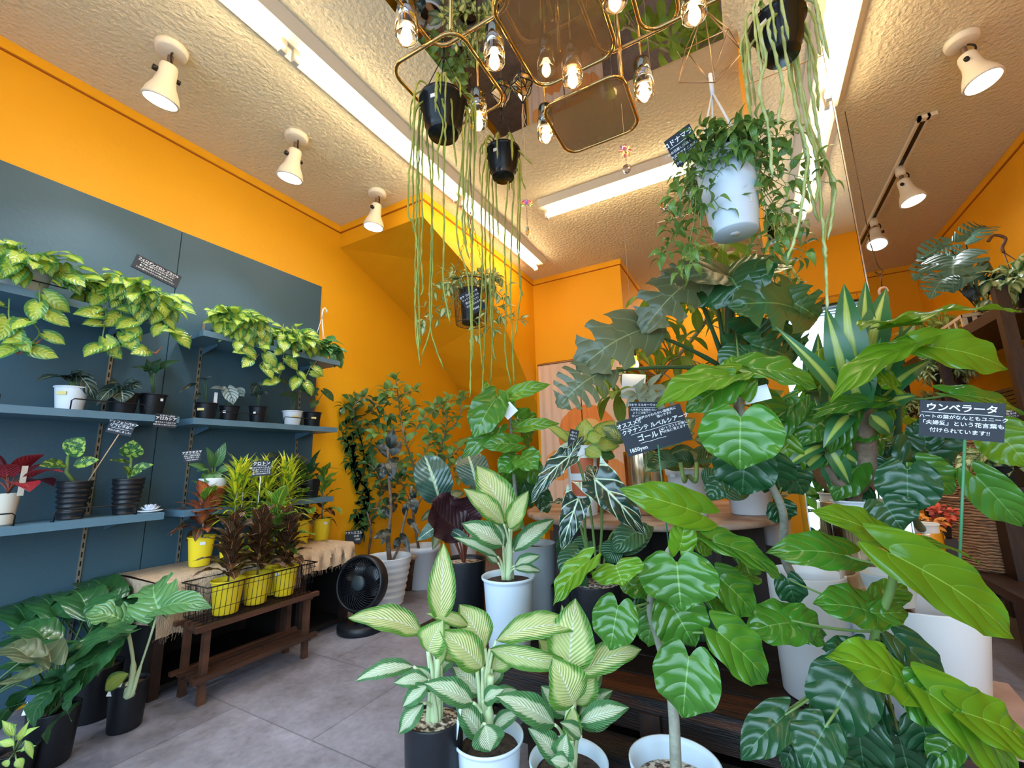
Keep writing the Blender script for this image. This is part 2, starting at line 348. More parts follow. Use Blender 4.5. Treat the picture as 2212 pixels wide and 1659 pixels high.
CRY=LEAF('croton_narrow_leaf',(.80,.74,.03),edge=(.28,.48,.03),ew=.62,en=.9,vein=(.85,.78,.06),nv=5,vfade=.2,rough=.3,tr=.3,spot=((.12,.30,.03),38.,.57))
DRAC=LEAF('striped_dracaena_leaf',(.42,.56,.10),edge=(.035,.17,.055),ew=.30,esoft=.12,en=.05,nv=1,vein=(.5,.62,.2),vfade=0,mw=.04,rough=.3,bump=.15,tr=.3)
HOYA=LEAF('hoya_leaf',(.13,.27,.05),vein=(.25,.42,.14),vfade=.1,nv=5,rough=.3,bump=.2,tr=.25,var=.4)
HOYV=LEAF('variegated_hoya_leaf',(.62,.68,.34),edge=(.12,.27,.07),ew=.55,en=.5,vein=(.6,.66,.35),vfade=0,rough=.3,bump=.2,tr=.3)
PACH=LEAF('pachira_leaf',(.17,.33,.04),vein=(.28,.42,.14),nv=10,vfade=.35,rough=.35,tr=.45,var=.45)
LIME=LEAF('lime_leaf',(.50,.66,.12),edge=(.15,.36,.07),ew=.75,en=.4,vein=(.7,.78,.4),vfade=.3,rough=.3,tr=.4)
SILV=LEAF('silver_leaf',(.38,.48,.34),vein=(.4,.48,.4),vfade=.3,rough=.4,tr=.2)
REDL=LEAF('red_leaf',(.28,.02,.03),vein=(.45,.05,.05),vfade=.3,rough=.3,tr=.2)
RHIP=M('rhipsalis_stem',(.33,.38,.06),.5,col2=(.20,.26,.05),noise=.15,nscale=25)
RHIG=M('rhipsalis_pale_stem',(.33,.42,.11),.5,col2=(.50,.58,.28),noise=.12,nscale=30)
XL,XR,YF,YN,YB,H=-2.62,1.617,-.58,3.76,5.45,2.75
struct('floor',MB().box((XL-.1,YF-.1,-.05),(XR+.1,YB+.1,0)),FLOORM)
struct('ceiling',MB().box((XL-.1,YF-.1,H),(XR+.1,YB+.1,H+.06)),CEIL)
struct('wall_left',MB().box((XL-.08,YF-.08,0),(XL,YB,H)),ORANGE)
struct('wall_right',MB().box((XR,YF-.08,0),(XR+.08,YB,H)),ORANGE)
struct('wall_back',MB().box((XL,YB,0),(XR,YB+.08,H)),ORANGE)
# street front with the big shop windows
wf=MB();zt=2.16
wf.box((XL,YF-.08,zt),(XR,YF,H)); wf.box((XL,YF-.08,0),(XR,YF,.25)); wf.box((XL,YF-.08,.25),(-2.3,YF,zt)); wf.box((1.4,YF-.08,.25),(XR,YF,zt))
struct('wall_front',wf,ORANGE)
FR=M('window_frame_paint',(.02,.03,.05),.4); BL=M('blind_slats',(.25,.38,.52),.5)
fm=MB()
for x in (-2.3,-1.07,.16,1.4): fm.box((x-.02,YF-.06,.25),(x+.02,YF-.01,zt))
for z in (.25,zt-.04): fm.box((-2.3,YF-.06,z),(1.4,YF-.01,z+.04))
struct('window_1',fm,FR)
bl=MB()
for k in range(4): bl.box((-2.25,YF+.005,2.12-k*.022),(1.36,YF+.035,2.128-k*.022))
bo=bl.build('window_blind',BL);tag(bo,'pulled up slatted blind over the shop window seen in the mirrored pillar','blind')
rod=MB().tube([(-2.3,YF+.05,2.2),(1.4,YF+.05,2.2)],.008)
for k in range(30): rod.tube([(-2.1+k*.115,YF+.05,2.19),(-2.1+k*.115,YF+.055,2.14)],.003,n=4)
tag(rod.build('curtain_rod',GOLD),'brass curtain rod with small hooks above the shop window in the mirror','rod')
# street outside
GR=M('street_asphalt',(.35,.36,.38),.9); HW=M('far_house_wall',(.8,.85,.9),.8,col2=(.45,.5,.55),noise=.1,nscale=3)
struct('ground_outside',MB().box((-8,-9,-.2),(8,YF-.09,-.12)),GR)
tag(MB().box((-6,-9,-.12),(6,-8.6,2.3)).build('building',HW),'pale building across the street seen through the shop window','building')
# stair soffit (the underside of a staircase in the back left corner)
def sof(x): return [(x,2.05,2.575),(x,2.58,2.43),(x,3.06,2.18),(x,3.48,1.72),(x,3.76,1.45)]
prof=[(2.05,2.75),(2.05,2.575),(2.58,2.42),(3.06,2.18),(3.5,1.72),(3.9,1.3),(YB,.2),(YB,2.75)]
# left edge of the underside falls more slowly than the right
pl=[(2.05,2.75),(2.05,2.575),(2.9,2.22),(3.2,2.0),(3.5,1.74),(3.9,1.42),(YB,.3),(YB,2.75)]
s=MB();a=[(XL,y,z) for y,z in pl];b=[(-1.79,y,z) for y,z in prof];n=len(a)
s.add(a+b,[tuple(range(n)),tuple(range(2*n-1,n-1,-1))]+[(i,i+n,(i+1)%n+n,(i+1)%n) for i in range(n)],smooth=False)
struct('wall_stair',s,ORANGE)
# nook box wall above the curtain + box beside it
struct('wall_nook',MB().box((-1.79,YN,1.86),(-.886,YB,H)),ORANGE)
struct('wall_nook_post',MB().box((-1.79,YN,0),(-1.755,YN+.1,1.86)),ORANGE)
tr=MB();z0=H-.05
tr.box((XL,YF,z0),(XL+.012,2.05,H)); tr.box((XL,2.038,z0),(-1.78,2.05,H)); tr.box((-1.79,2.05,z0),(-1.778,YN,H))
tr.box((-1.79,YN-.012,z0),(-.874,YN,H)); tr.box((-.886,YN,z0),(-.874,YB,H)); tr.box((-.886,YB-.012,z0),(XR,YB,H)); tr.box((XR-.012,YF,z0),(XR,YB,H))
struct('trim_1',tr,ORANGE)
tr=MB();OD=M('trim_groove',(.38,.09,.004),.7);z1=z0-.007
tr.box((XL,YF,z1),(XL+.004,2.05,z0)); tr.box((XL,2.045,z1),(-1.785,2.05,z0)); tr.box((-1.79,2.05,z1),(-1.786,YN,z0))
tr.box((-1.79,YN-.004,z1),(-.882,YN,z0)); tr.box((-.886,YN,z1),(-.882,YB,z0)); tr.box((-.886,YB-.004,z1),(XR,YB,z0)); tr.box((XR-.004,YF,z1),(XR,YB,z0))
struct('trim_2',tr,OD)
# ceiling access panels
cp=MB()
for x,y in ((-.45,3.3),(-.4,4.4)):
    for a,b in (((x,y),(x+.6,y)),((x+.6,y),(x+.6,y+.6)),((x+.6,y+.6),(x,y+.6)),((x,y+.6),(x,y))): cp.bar((a[0],a[1],H-.002),(b[0],b[1],H-.002),.008,.006)
struct('trim_3',cp,CREAM)
# slate blue wall boards
for i,(y0,y1) in enumerate(((-.5,.11),(.113,1.016),(1.02,1.90))):
    struct('wall_panel_%d'%(i+1),MB().box((XL,y0,.02),(XL+.018,y1,2.195)),SLATE)
# mirrored pillar
struct('wall_pillar',MB().box((.148,1.872,0),(.42,2.14,H)),ORANGE)
for i,(z0,z1) in enumerate(((0.0,2.457),(2.460,H))):
    o=MB().box((.148,1.866,z0),(.42,1.871,z1)).build('mirror_panel',MIRROR)
    tag(o,('tall mirror sheet covering the front of the pillar','short mirror strip at the top of the pillar under the ceiling')[i],'mirror')
o=MB().box((.421,1.866,0),(.426,2.14,H)).build('mirror_panel',MIRROR); tag(o,'narrow mirror sheet on the side of the pillar facing the black shelving','mirror')
pe=MB().bar((.148,1.864,0),(.148,1.864,2.46),.004).bar((.423,1.864,0),(.423,1.864,H),.004)
struct('trim_4',pe,M('mirror_edge',(.7,.66,.6),.2,metal=1))
# mirror on the ceiling
cm=MB().box((-1.09,-.35,H-.006),(.093,1.88,H)).build('ceiling_mirror',M('dark_mirror',(.78,.76,.72),.01,metal=1)); tag(cm,'large dark mirror sheet on the ceiling above the brass chandelier','mirror')
# noren curtain
nz=thing('noren_curtain','pale pink split curtain with big orange and cream circles in the back doorway','curtain',(-1.31,YN-.03,.35))
def cloth(x0,x1):
    mb=MB();n=24;vs=[];fs=[];uv=[]
    for i in range(n+1):
        x=x0+(x1-x0)*i/n
        for z in (.35,.8,1.3,1.83): vs.append((x,YN-.03+.012*math.sin(i*1.3)*(1.83-z+.3),z));uv.append((i/n,z))
    for i in range(n):
        for j in range(3): a=i*4+j;fs.append((a,a+4,a+5,a+1))
    return mb.add(vs,fs,uv)
def curtmat():
    m,t=nt('noren_print');o=N(t,'ShaderNodeOutputMaterial');b=N(t,'ShaderNodeBsdfPrincipled',i_Roughness=.9);L(t,b.outputs[0],o.inputs[0])
    tc=N(t,'ShaderNodeTexCoord');sp=N(t,'ShaderNodeSeparateXYZ');L(t,tc.outputs['Object'],sp.inputs[0])
    def dist(x,z,r,sx=1):
        a=math_(t,'POWER',math_(t,'ABSOLUTE',math_(t,'MULTIPLY',math_(t,'SUBTRACT',sp.outputs[0],x),sx)),2.);c=math_(t,'POWER',math_(t,'ABSOLUTE',math_(t,'SUBTRACT',sp.outputs[2],z)),2.)
        return math_(t,'LESS_THAN',math_(t,'SQRT',math_(t,'ADD',a,c)),r)
    cc=mixc(t,dist(.02,.78,.28),(.83,.60,.47),(.80,.27,.07)); cc=mixc(t,dist(.05,.80,.13),cc,(.86,.55,.22))
    cc=mixc(t,dist(-.26,.52,.14),cc,(.85,.38,.12)); cc=mixc(t,dist(.22,.42,.15),cc,(.84,.36,.12)); cc=mixc(t,dist(-.12,.2,.13),cc,(.82,.30,.08))
    L(t,cc,b.inputs['Base Color']);return m
CP=curtmat()
cloth(-1.75,-1.33).build('curtain_panel',CP,nz); cloth(-1.32,-.9).build('curtain_panel',CP,nz)
MB().tube([(-1.76,YN-.03,1.84),(-.87,YN-.03,1.84)],.008).build('rod',M('rod_wood',(.4,.25,.15),.5),nz)
# ---------- lights of the room ----------
def fluo(x,y,L_,axis,label,group,n):
    t=thing('fluorescent_light',label,'ceiling light',(x,y,H-.1),group)
    d=V((0,1,0)) if axis=='y' else V((1,0,0)); s=V((1,0,0)) if axis=='y' else V((0,1,0)); c=V((x,y,0))
    a=c-d*L_/2*n+V((0,0,H-.02)); b=c+d*L_/2*n+V((0,0,H-.02))
    hs=MB(); w0,w1=.10,.065
    vs=[e+s*k*w+V((0,0,z)) for e in(a,b) for k,w,z in((-1,w0,.02),(1,w0,.02),(1,w1,-.02),(-1,w1,-.02))]
    hs.add(vs,[(0,1,2,3),(7,6,5,4),(0,4,5,1),(1,5,6,2),(2,6,7,3),(3,7,4,0)],smooth=False); hs.build('housing',CREAM,t)
    for k in range(n):
        p=a+d*(L_*k+.03); q=a+d*(L_*(k+1)-.03); dz=V((0,0,-.06))
        MB().tube([p+dz,q+dz],.0165,n=14).build('tube',TUBEM,t)
        for e in (p,q): MB().bar(e+V((0,0,-.01)),e+V((0,0,-.085)),.028,.022).build('socket',CREAM,t)
    return t
fluo(-1.565,1.535,1.24,'y','long warm fluorescent strip light running along the left ceiling',None,3)
fluo(-.53,2.63,1.24,'x','short fluorescent strip light set crosswise in front of the pillar',None,1)
fluo(.53,1.30,1.26,'y','right fluorescent strip light running past the mirrored pillar',None,2)
fluo(-.25,5.0,1.0,'x','far fluorescent strip light at the back beyond the tall monstera',None,1)
def spot(loc,dirv,label,group,track=False,sc=1.,watt=6):
    t=thing('spotlight',label,'spotlight',loc,group); loc=V(loc); d=V(dirv).normalized()
    if not track: MB().lathe([(.0,0),(.058,0),(.062,-.01),(.058,-.03),(.05,-.034),(0,-.034)],loc).build('ceiling_mount',CREAM,t)
    else: MB().lathe([(0,0),(.026,0),(.026,-.05),(.02,-.06),(0,-.06)],loc,20).build('track_adapter',CREAM,t)
    h=loc+V((0,0,-.05)); ct=h+V((0,0,-.035))
    MB().tube([h,ct,ct+d*.04],.012).build('arm',M('spot_arm',(.18,.12,.08),.4) if 'spot_arm' not in bpy.data.materials else bpy.data.materials['spot_arm'],t)
    MB().tube(bez(h+V((.015,0,.01)),h+V((.05,-.02,-.02)),ct+V((.02,0,-.02)),8),.004,n=6).build('cable',WIRE,t)
    q=d.to_track_quat('Z','Y').to_matrix(); b0=ct+d*.01
    MB().lathe([(.0,0),(.030,.0),(.034,.01),(.036,.06),(.042,.09),(.060,.13),(.068,.16),(.068,.168),(.060,.168)],b0,28,q).build('lamp_head',CREAM,t)
    MB().tube([b0+d*.045+q@V((.036,0,0)),b0+d*.045+q@V((.052,0,0))],.012).build('knob',BLACKG,t);MB().tube([b0+d*.045+q@V((-.036,0,0)),b0+d*.045+q@V((-.050,0,0))],.010).build('knob',BLACKG,t)
    MB().lathe([(.0,.166),(.03,.168),(.058,.162)],b0,28,q).build('lens',LEDM,t)
    ld=bpy.data.lights.new('spot_beam','SPOT'); ld.energy=watt; ld.color=(.86,.93,1); ld.spot_size=1.5; ld.spot_blend=.7; ld.shadow_soft_size=.05
    lo=bpy.data.objects.new('spot_beam',ld); COL.objects.link(lo); lo.parent=t; lo.location=b0+d*.185-loc; lo.rotation_euler=(-d).to_track_quat('Z','Y').to_euler()
    return t
G='spotlights in a row along the left ceiling'
spot((-2.05,.68,H),(-.25,.0,-1),'nearest cream spotlight of the left row, above the slate board',G,watt=24)
spot((-2.05,1.28,H),(-.2,.0,-1),'middle cream spotlight of the left row',G,watt=24)
spot((-2.05,1.88,H),(-.1,-.03,-1),'farthest cream spotlight of the left row, before the stair soffit',G,watt=16)
spot((1.04,2.44,H),(.15,-.1,-1),'large cream spotlight on the right ceiling nearest the viewer',None,watt=22)
spot((1.045,3.42,H-.02),(.15,-.1,-1),'cream spotlight on the black track, nearer one','track spotlights',True,watt=14)
spot((1.045,4.12,H-.02),(-.15,-.45,-1),'cream spotlight on the black track aimed at the viewer, farther one','track spotlights',True,watt=12)
spot((-.25,4.6,H),(.1,-.2,-1),'far spotlight glowing behind the tall monstera, left one','far spotlights',watt=10)
spot((.02,4.2,H),(.5,-.3,-1),'far spotlight glowing behind the tall monstera, right one','far spotlights',watt=10)
t=thing('light_track','black grooved lighting track in a cream casing on the right ceiling','track',(1.045,3.8,H))
MB().box((1.02,2.94,H-.022),(1.032,4.9,H)).box((1.058,2.94,H-.022),(1.07,4.9,H)).box((1.02,2.94,H-.022),(1.10,2.97,H)).build('casing',CREAM,t)
MB().box((1.033,2.97,H-.018),(1.057,4.9,H)).build('groove',BLACKG,t)
t=thing('cable_box','small white cable box with a looped wire at the top of the right wall','cable box',(XR-.03,2.2,2.66))
MB().box((XR-.03,2.09,2.66),(XR-.001,2.27,2.72)).build('case',CREAM,t); MB().tube(bez((XR-.02,2.28,2.68),(XR-.1,2.4,2.5),(XR-.12,2.42,2.72),10),.005,n=6).build('wire',BWIRE,t)
# daylight through the shop window
w=bpy.data.worlds.new('daylight'); SC.world=w; w.use_nodes=True; wn=w.node_tree; wn.nodes.clear()
wo=N(wn,'ShaderNodeOutputWorld');wb=N(wn,'ShaderNodeBackground');wb.inputs[0].default_value=(.55,.78,1,1);wb.inputs[1].default_value=6.2;L(wn,wb.outputs[0],wo.inputs[0])
pd=bpy.data.lights.new('window_portal','AREA');pd.shape='RECTANGLE';pd.size=3.7;pd.size_y=1.91;pd.cycles.is_portal=True
po=bpy.data.objects.new('window_portal',pd);COL.objects.link(po);po.location=(-.45,YF-.1,1.2);po.rotation_euler=(-PI/2,0,PI)
SC.view_settings.view_transform='Standard';SC.view_settings.look='None';SC.view_settings.gamma=1;SC.view_settings.exposure=0
SC.cycles.max_bounces=7;SC.cycles.transparent_max_bounces=12;SC.cycles.diffuse_bounces=3;SC.cycles.sample_clamp_indirect=6
SC.cycles.use_denoising=True
def pot(root,c,rt,rb,h,mat,style='lip',soil=SOIL,sd=.02,name='pot',n=40,sfrac=None):
    """c = centre of the base"""
    c=V(c);P=[(0,0),(rb*.96,0),(rb,.004)]
    if style=='rib':
        for i in range(25):
            t=i/24;P.append((rb+(rt-rb)*t+.004*math.sin(t*PI*2*7)*(1 if .15<t<.9 else 0),.004+(h-.01)*t))
        P+=[(rt+.002,h),(rt-.004,h)]
    elif style=='lip': P+=[(rb+(rt-rb)*.92,h*.93),(rt,h*.955),(rt*1.07,h*.975),(rt*1.075,h),(rt*1.04,h+.002),(rt*.99,h-.006)]
    elif style=='flat': P+=[(rt,h-.003),(rt,h),(rt-.005,h)]
    elif style=='band': P+=[(rb+(rt-rb)*.86,h*.86),(rt*1.06,h*.865),(rt*1.09,h),(rt*1.03,h)]
    elif style=='fluted': P+=[(rb+(rt-rb)*.25,h*.24),(rb+(rt-rb)*.28+.004,h*.26),(rt*.97,h*.9),(rt*1.09,h*.91),(rt*1.1,h),(rt*1.03,h)]
    wi=.004;P+=[(rt*.96-wi,h*.92),(max(rb,.01)*.96+ (rt-rb)*.6,h*.6)]
    b=MB().lathe(P,c,n); b.build(name,mat,root)
    if soil:
        r=rb+(rt-rb)*max(0,(h-sd)/h)-wi*1.2; s=MB();vs=[];
        s.lathe([(1e-4,h-sd+.006),(r*.35,h-sd+.007),(r*.7,h-sd+.003),(r,h-sd)],c,28); s.build('soil',soil,root)
def sticker(root,p,w,h,mat=PRICE,n=None):
    p=V(p);n=(CAM-p).normalized() if n is None else V(n);n.z=0;n.normalize();u=V((0,0,1)).cross(n)
    a=p+n*.001; mb=MB(); mb.add([a-u*w-V((0,0,h)),a+u*w-V((0,0,h)),a+u*w+V((0,0,h)),a-u*w+V((0,0,h)),a-u*w-V((0,0,h))-n*.002,a+u*w-V((0,0,h))-n*.002,a+u*w+V((0,0,h))-n*.002,a-u*w+V((0,0,h))-n*.002],[(0,1,2,3),(7,6,5,4),(0,4,5,1),(1,5,6,2),(2,6,7,3),(3,7,4,0)],smooth=False)
    mb.build('price_sticker',mat,root)
def potsticker(root,c,rt,rb,h,zf=.6,ang=0,w=.012,hh=.006,mat=PRICE):
    c=V(c);d=(CAM-c);d.z=0;d.normalize();d=Matrix.Rotation(ang,3,'Z')@d
    sticker(root,c+d*(rb+(rt-rb)*zf+.002)+V((0,0,h*zf)),w,hh,mat,d)
def rosette(lf,st,base,n,pl,bl,bw,prof='lance',up=(.5,1.2),droop=.5,h=0,stem_r=.0025,az0=0,bias=None,**kw):
    base=V(base)
    for i in range(n):
        az=az0+i*2.4+rj(.35);t=i/max(1,n-1);e=up[0]+(up[1]-up[0])*t+rj(.1);k=random.uniform(.8,1.12)
        s=base+V((0,0,h*t));d=V((math.cos(az)*math.cos(e),math.sin(az)*math.cos(e),math.sin(e)))
        if bias is not None:d=(d+V(bias)).normalized()
        q=s+d*pl*k
        if pl>.015: st.tube(bez(s,s+V((0,0,pl*.5))+d*pl*.3,q,6),[stem_r*1.3]*3+[stem_r]*4,n=6)
        d2=V((d.x,d.y,d.z-droop+rj(.12))).normalized()
        nn=V((-d2.x*d2.z,-d2.y*d2.z,max(.15,1-d2.z**2)))
        lf.leaf(q,q+d2*bl*k,bw*k,nn,prof,**kw)
def branch(lf,st,pts,r,step,ll,lw,prof='oval',t0=.15,mid=0,tip=3,pet=.01,**kw):
    P=catm(pts,6) if len(pts)>2 else bez(pts[0],(V(pts[0])+V(pts[-1]))/2,pts[-1],8)
    k=len(P)
    if st is not None: st.tube(P,[r*(1-.6*i/k) for i in range(k)],n=6)
    Ls=0;nx=0;tot=sum((P[i+1]-P[i]).length for i in range(k-1));nx=tot*t0;az=random.random()*6
    for i in range(k-1):
        sg=(P[i+1]-P[i]);l=sg.length
        while nx<Ls+l:
            p=P[i]+sg*((nx-Ls)/max(l,1e-6));az+=2.4;d=sg.normalized();o=d.orthogonal().normalized();o=Matrix.Rotation(az,3,d)@o
            v=(o+d*.45+V((0,0,.25))).normalized();q=p+v*pet
            if st is not None and pet>.006: st.tube([p,q],.0011,n=4,caps=False)
            s=random.uniform(.7,1.15);lf.leaf(q,q+(v+V((rj(.3),rj(.3),rj(.3)-.1))).normalized()*ll*s,lw*s,(V((0,0,1))+(CAM-q).normalized()*.5+V((rj(.5),rj(.5),rj(.5)))),prof,rows=5,cols=2 if ll<.06 else 4,**kw)
            nx+=step*random.uniform(.7,1.3)
        Ls+=l
    e=P[-1];d=(P[-1]-P[-2]).normalized()
    for j in range(tip):
        o=Matrix.Rotation(j*2*PI/max(1,tip)+rj(.4),3,d)@d.orthogonal().normalized();v=(o*.8+d).normalized()
        lf.leaf(e,e+v*ll,lw,V((0,0,1))+(CAM-e).normalized()*.5+V((rj(.4),rj(.4),rj(.4))),prof,rows=5,cols=2 if ll<.06 else 4,**kw)
def PL(mb,LR,prof='heart',d=1.,nrm=None,**kw):
    """rows: base px,py, tip px,py, width px, depth at base, depth change to tip, (roll)"""
    out=[]
    for r in LR:
        bx,by,tx,ty,w,d0,dd=r[:7];ro=r[7] if len(r)>7 else 0
        k=dict(kw)
        if len(r)>8:k.update(r[8])
        ws=k.pop('ws',1);ds=k.pop('ds',0);d0+=ds;a=A(bx,by,d0);b=A(tx,ty,d0+dd)
        mb.leaf(a,b,w*ws*(d0+dd/2)/FP,nrm,prof if 'prof' not in k else k.pop('prof'),roll=ro,**k);out.append(a)
    return out
def AX(pts,d): return [A(p[0],p[1],p[2] if len(p)>2 else d) for p in pts]
def card(name,label,c,w,h,roll,lines,cat='sign',nrm=None,group=None,stake=None,tilt=0,bm=None):
    """blackboard card. lines: (text, size, x, y, bold, align) in card fractions"""
    c=V(c);n=(V(nrm) if nrm is not None else (CAM-c)).normalized();u=(RIGHT-n*RIGHT.dot(n)).normalized() if nrm is None else V((0,0,1)).cross(n).normalized()
    v=n.cross(u);q=Matrix.Rotation(math.radians(roll),3,n);u=q@u;v=q@v
    t=thing(name,label,cat,c,group);mb=MB()
    vs=[c+u*a*w/2+v*b*h/2+n*e for e in(-.0012,.0012) for a,b in((-1,-1),(1,-1),(1,1),(-1,1))]
    mb.add(vs,[(3,2,1,0),(4,5,6,7),(0,1,5,4),(1,2,6,5),(2,3,7,6),(3,0,4,7)],smooth=False);mb.build('board',bm or CARD,t)
    for i,l in enumerate(lines):
        s,sz,x,y=l[:4];bo=l[4] if len(l)>4 else .012;al=l[5] if len(l)>5 else 'CENTER'
        if s=='_':   # underline
            m=MB();pts=[c+u*(x*w/2+sz*w*(k/10-.5))+v*(y*h/2+.006*h*math.sin(k*1.1))+n*.002 for k in range(11)]
            m.tube(pts,.0006+.004*h,n=4).build('underline',CHALK,t);continue
        text(s,sz*h,CHALK,c+u*(x*w/2)+v*(y*h/2),u,v,n,t,bold=bo,align=al,eps=.0016)
    if stake is not None:
        a,b,m,r=stake; MB().tube([a,b],r,n=6).build('stake',m,t)
    return t
def tagcard(root,p,w,h,col=PRICE,roll=0):
    p=V(p);n=(CAM-p).normalized();u=(RIGHT-n*RIGHT.dot(n)).normalized();v=n.cross(u);q=Matrix.Rotation(roll,3,n);u=q@u;v=q@v
    MB().add([p+u*a*w/2+v*b*h/2+n*e for e in(-.0006,.0006) for a,b in((-1,-1),(1,-1),(1,1),(-1,1))],[(3,2,1,0),(4,5,6,7),(0,1,5,4),(1,2,6,5),(2,3,7,6),(3,0,4,7)],smooth=False).build('plant_tag',col,root)
# ---------- wall shelves ----------
XF=-2.35
def shelf(y0,y1,z,label):
    t=thing('wall_shelf',label,'shelf',(-2.48,(y0+y1)/2,z),'slate blue wall shelves')
    MB().box((-2.602,y0,z-.03),(XF,y1,z)).build('board',SHELFM,t)
    for y in (y0+.12,y1-.12):
        b=MB();x0=-2.601;b.add([(x0,y-.003,z-.03),(x0,y+.003,z-.03),(x0,y+.003,z-.07),(x0,y-.003,z-.07),(x0+.14,y-.003,z-.03),(x0+.14,y+.003,z-.03),(x0+.14,y+.003,z-.04),(x0+.14,y-.003,z-.04)],[(0,1,2,3),(7,6,5,4),(0,4,5,1),(1,5,6,2),(2,6,7,3),(3,7,4,0)],smooth=False)
        b.build('bracket',SHELFM,t)
    return t
shelf(-.1,.90,1.60,'top left wall shelf under the two left brasil philodendrons')
shelf(1.06,1.89,1.60,'top right wall shelf under the brasil philodendrons beside the orange wall')
shelf(-.1,1.0,1.155,'middle left wall shelf with the white pot and two black pots')
shelf(1.06,1.89,1.155,'middle right wall shelf with five small pots')
shelf(-.1,.985,.72,'lower left wall shelf with two tall black pots and the lotus dish')
shelf(1.06,1.89,.72,'lower right wall shelf behind the crotons')
STRIP=M('slotted_strip',(.30,.27,.22),.35,metal=.5)
for i,y in enumerate((.80,1.17,1.78)):
    t=thing('bracket_rail',('slotted metal rail behind the left shelves','slotted metal rail behind the right shelves, beside the board joint','slotted metal rail behind the right shelves, near the orange wall')[i],'rail',(-2.6,y,.2))
    MB().box((-2.602,y-.007,.2),(-2.596,y+.007,1.72)).build('rail',STRIP,t)
    s=MB()
    for k in range(38): s.box((-2.5965,y-.0025,.24+k*.038),(-2.5955,y+.0025,.262+k*.038))
    s.build('slots',BLACKG,t)
def guard(y0,y1,z,label):
    x=-2.372;r=.0025;h=.045
    P=[(x-.03,y0,z+.002),(x,y0,z+.002),(x,y0,z+h-.008),(x,y0+.008,z+h),(x,y1-.008,z+h),(x,y1,z+h-.008),(x,y1,z+.002),(x-.03,y1,z+.002)]
    o=MB().tube(P,r,n=6).build('shelf_guard',WIRE);tag(o,label,'wire guard','black wire guards on the shelves')
def gy(px,py,x=-2.37): return onx(px,py,x).y
guard(.28,.44,1.155,'wire guard on the middle left shelf at the photo\'s left edge')
guard(gy(150,895),gy(312,895),1.155,'wire guard before the white pot and the wide black pot')
guard(gy(475,900),gy(575,905),1.155,'wire guard before the small black pot with silver leaf')
guard(gy(614,905),gy(690,918),1.155,'wire guard before the small white pot on the middle right shelf')
guard(gy(118,1115),gy(296,1100),.72,'wire guard before the two tall black pots on the lower shelf')
guard(.30,gy(30,1130),.72,'wire guard before the beige pot with red leaves')
guard(gy(192,660),gy(262,690),1.60,'wire guard before the second brasil philodendron')
guard(.18,.62,1.60,'wire guard before the first brasil philodendron at the left edge')
# ---------- plants on the shelves ----------
def shp(px,pyb,pyr,wpx,x=-2.46,z=None):
    p=onx(px,pyb,x); q=onx(px,pyr,x); d=(p-CAM).dot(FWD); th=math.cos(math.atan(abs(px-1106)/FP)); r=wpx*d/FP/2*th
    return V((x,p.y,z if z is not None else p.z)),max(.05,q.z-p.z),r
def sp(name,label,cat,px,pyb,pyr,wpx,z,mat,style='lip',x=-2.46,rbf=.78,soil=SOIL,group=None,h=None):
    c,hh,r=shp(px,pyb,pyr,wpx,x,z);hh=h or hh;c.z+=.001
    t=thing(name,label,cat,c,group);pot(t,c,r,r*rbf,hh,mat,style,soil);return t,c,hh,r
def fin(t,lf,st,lm,sm=STEM,ln='foliage',sn='stems'):
    if st is not None and st.v: st.build(sn,sm,t)
    if lf.v: lf.build(ln,lm,t)
GB='brasil philodendrons on the top shelves'
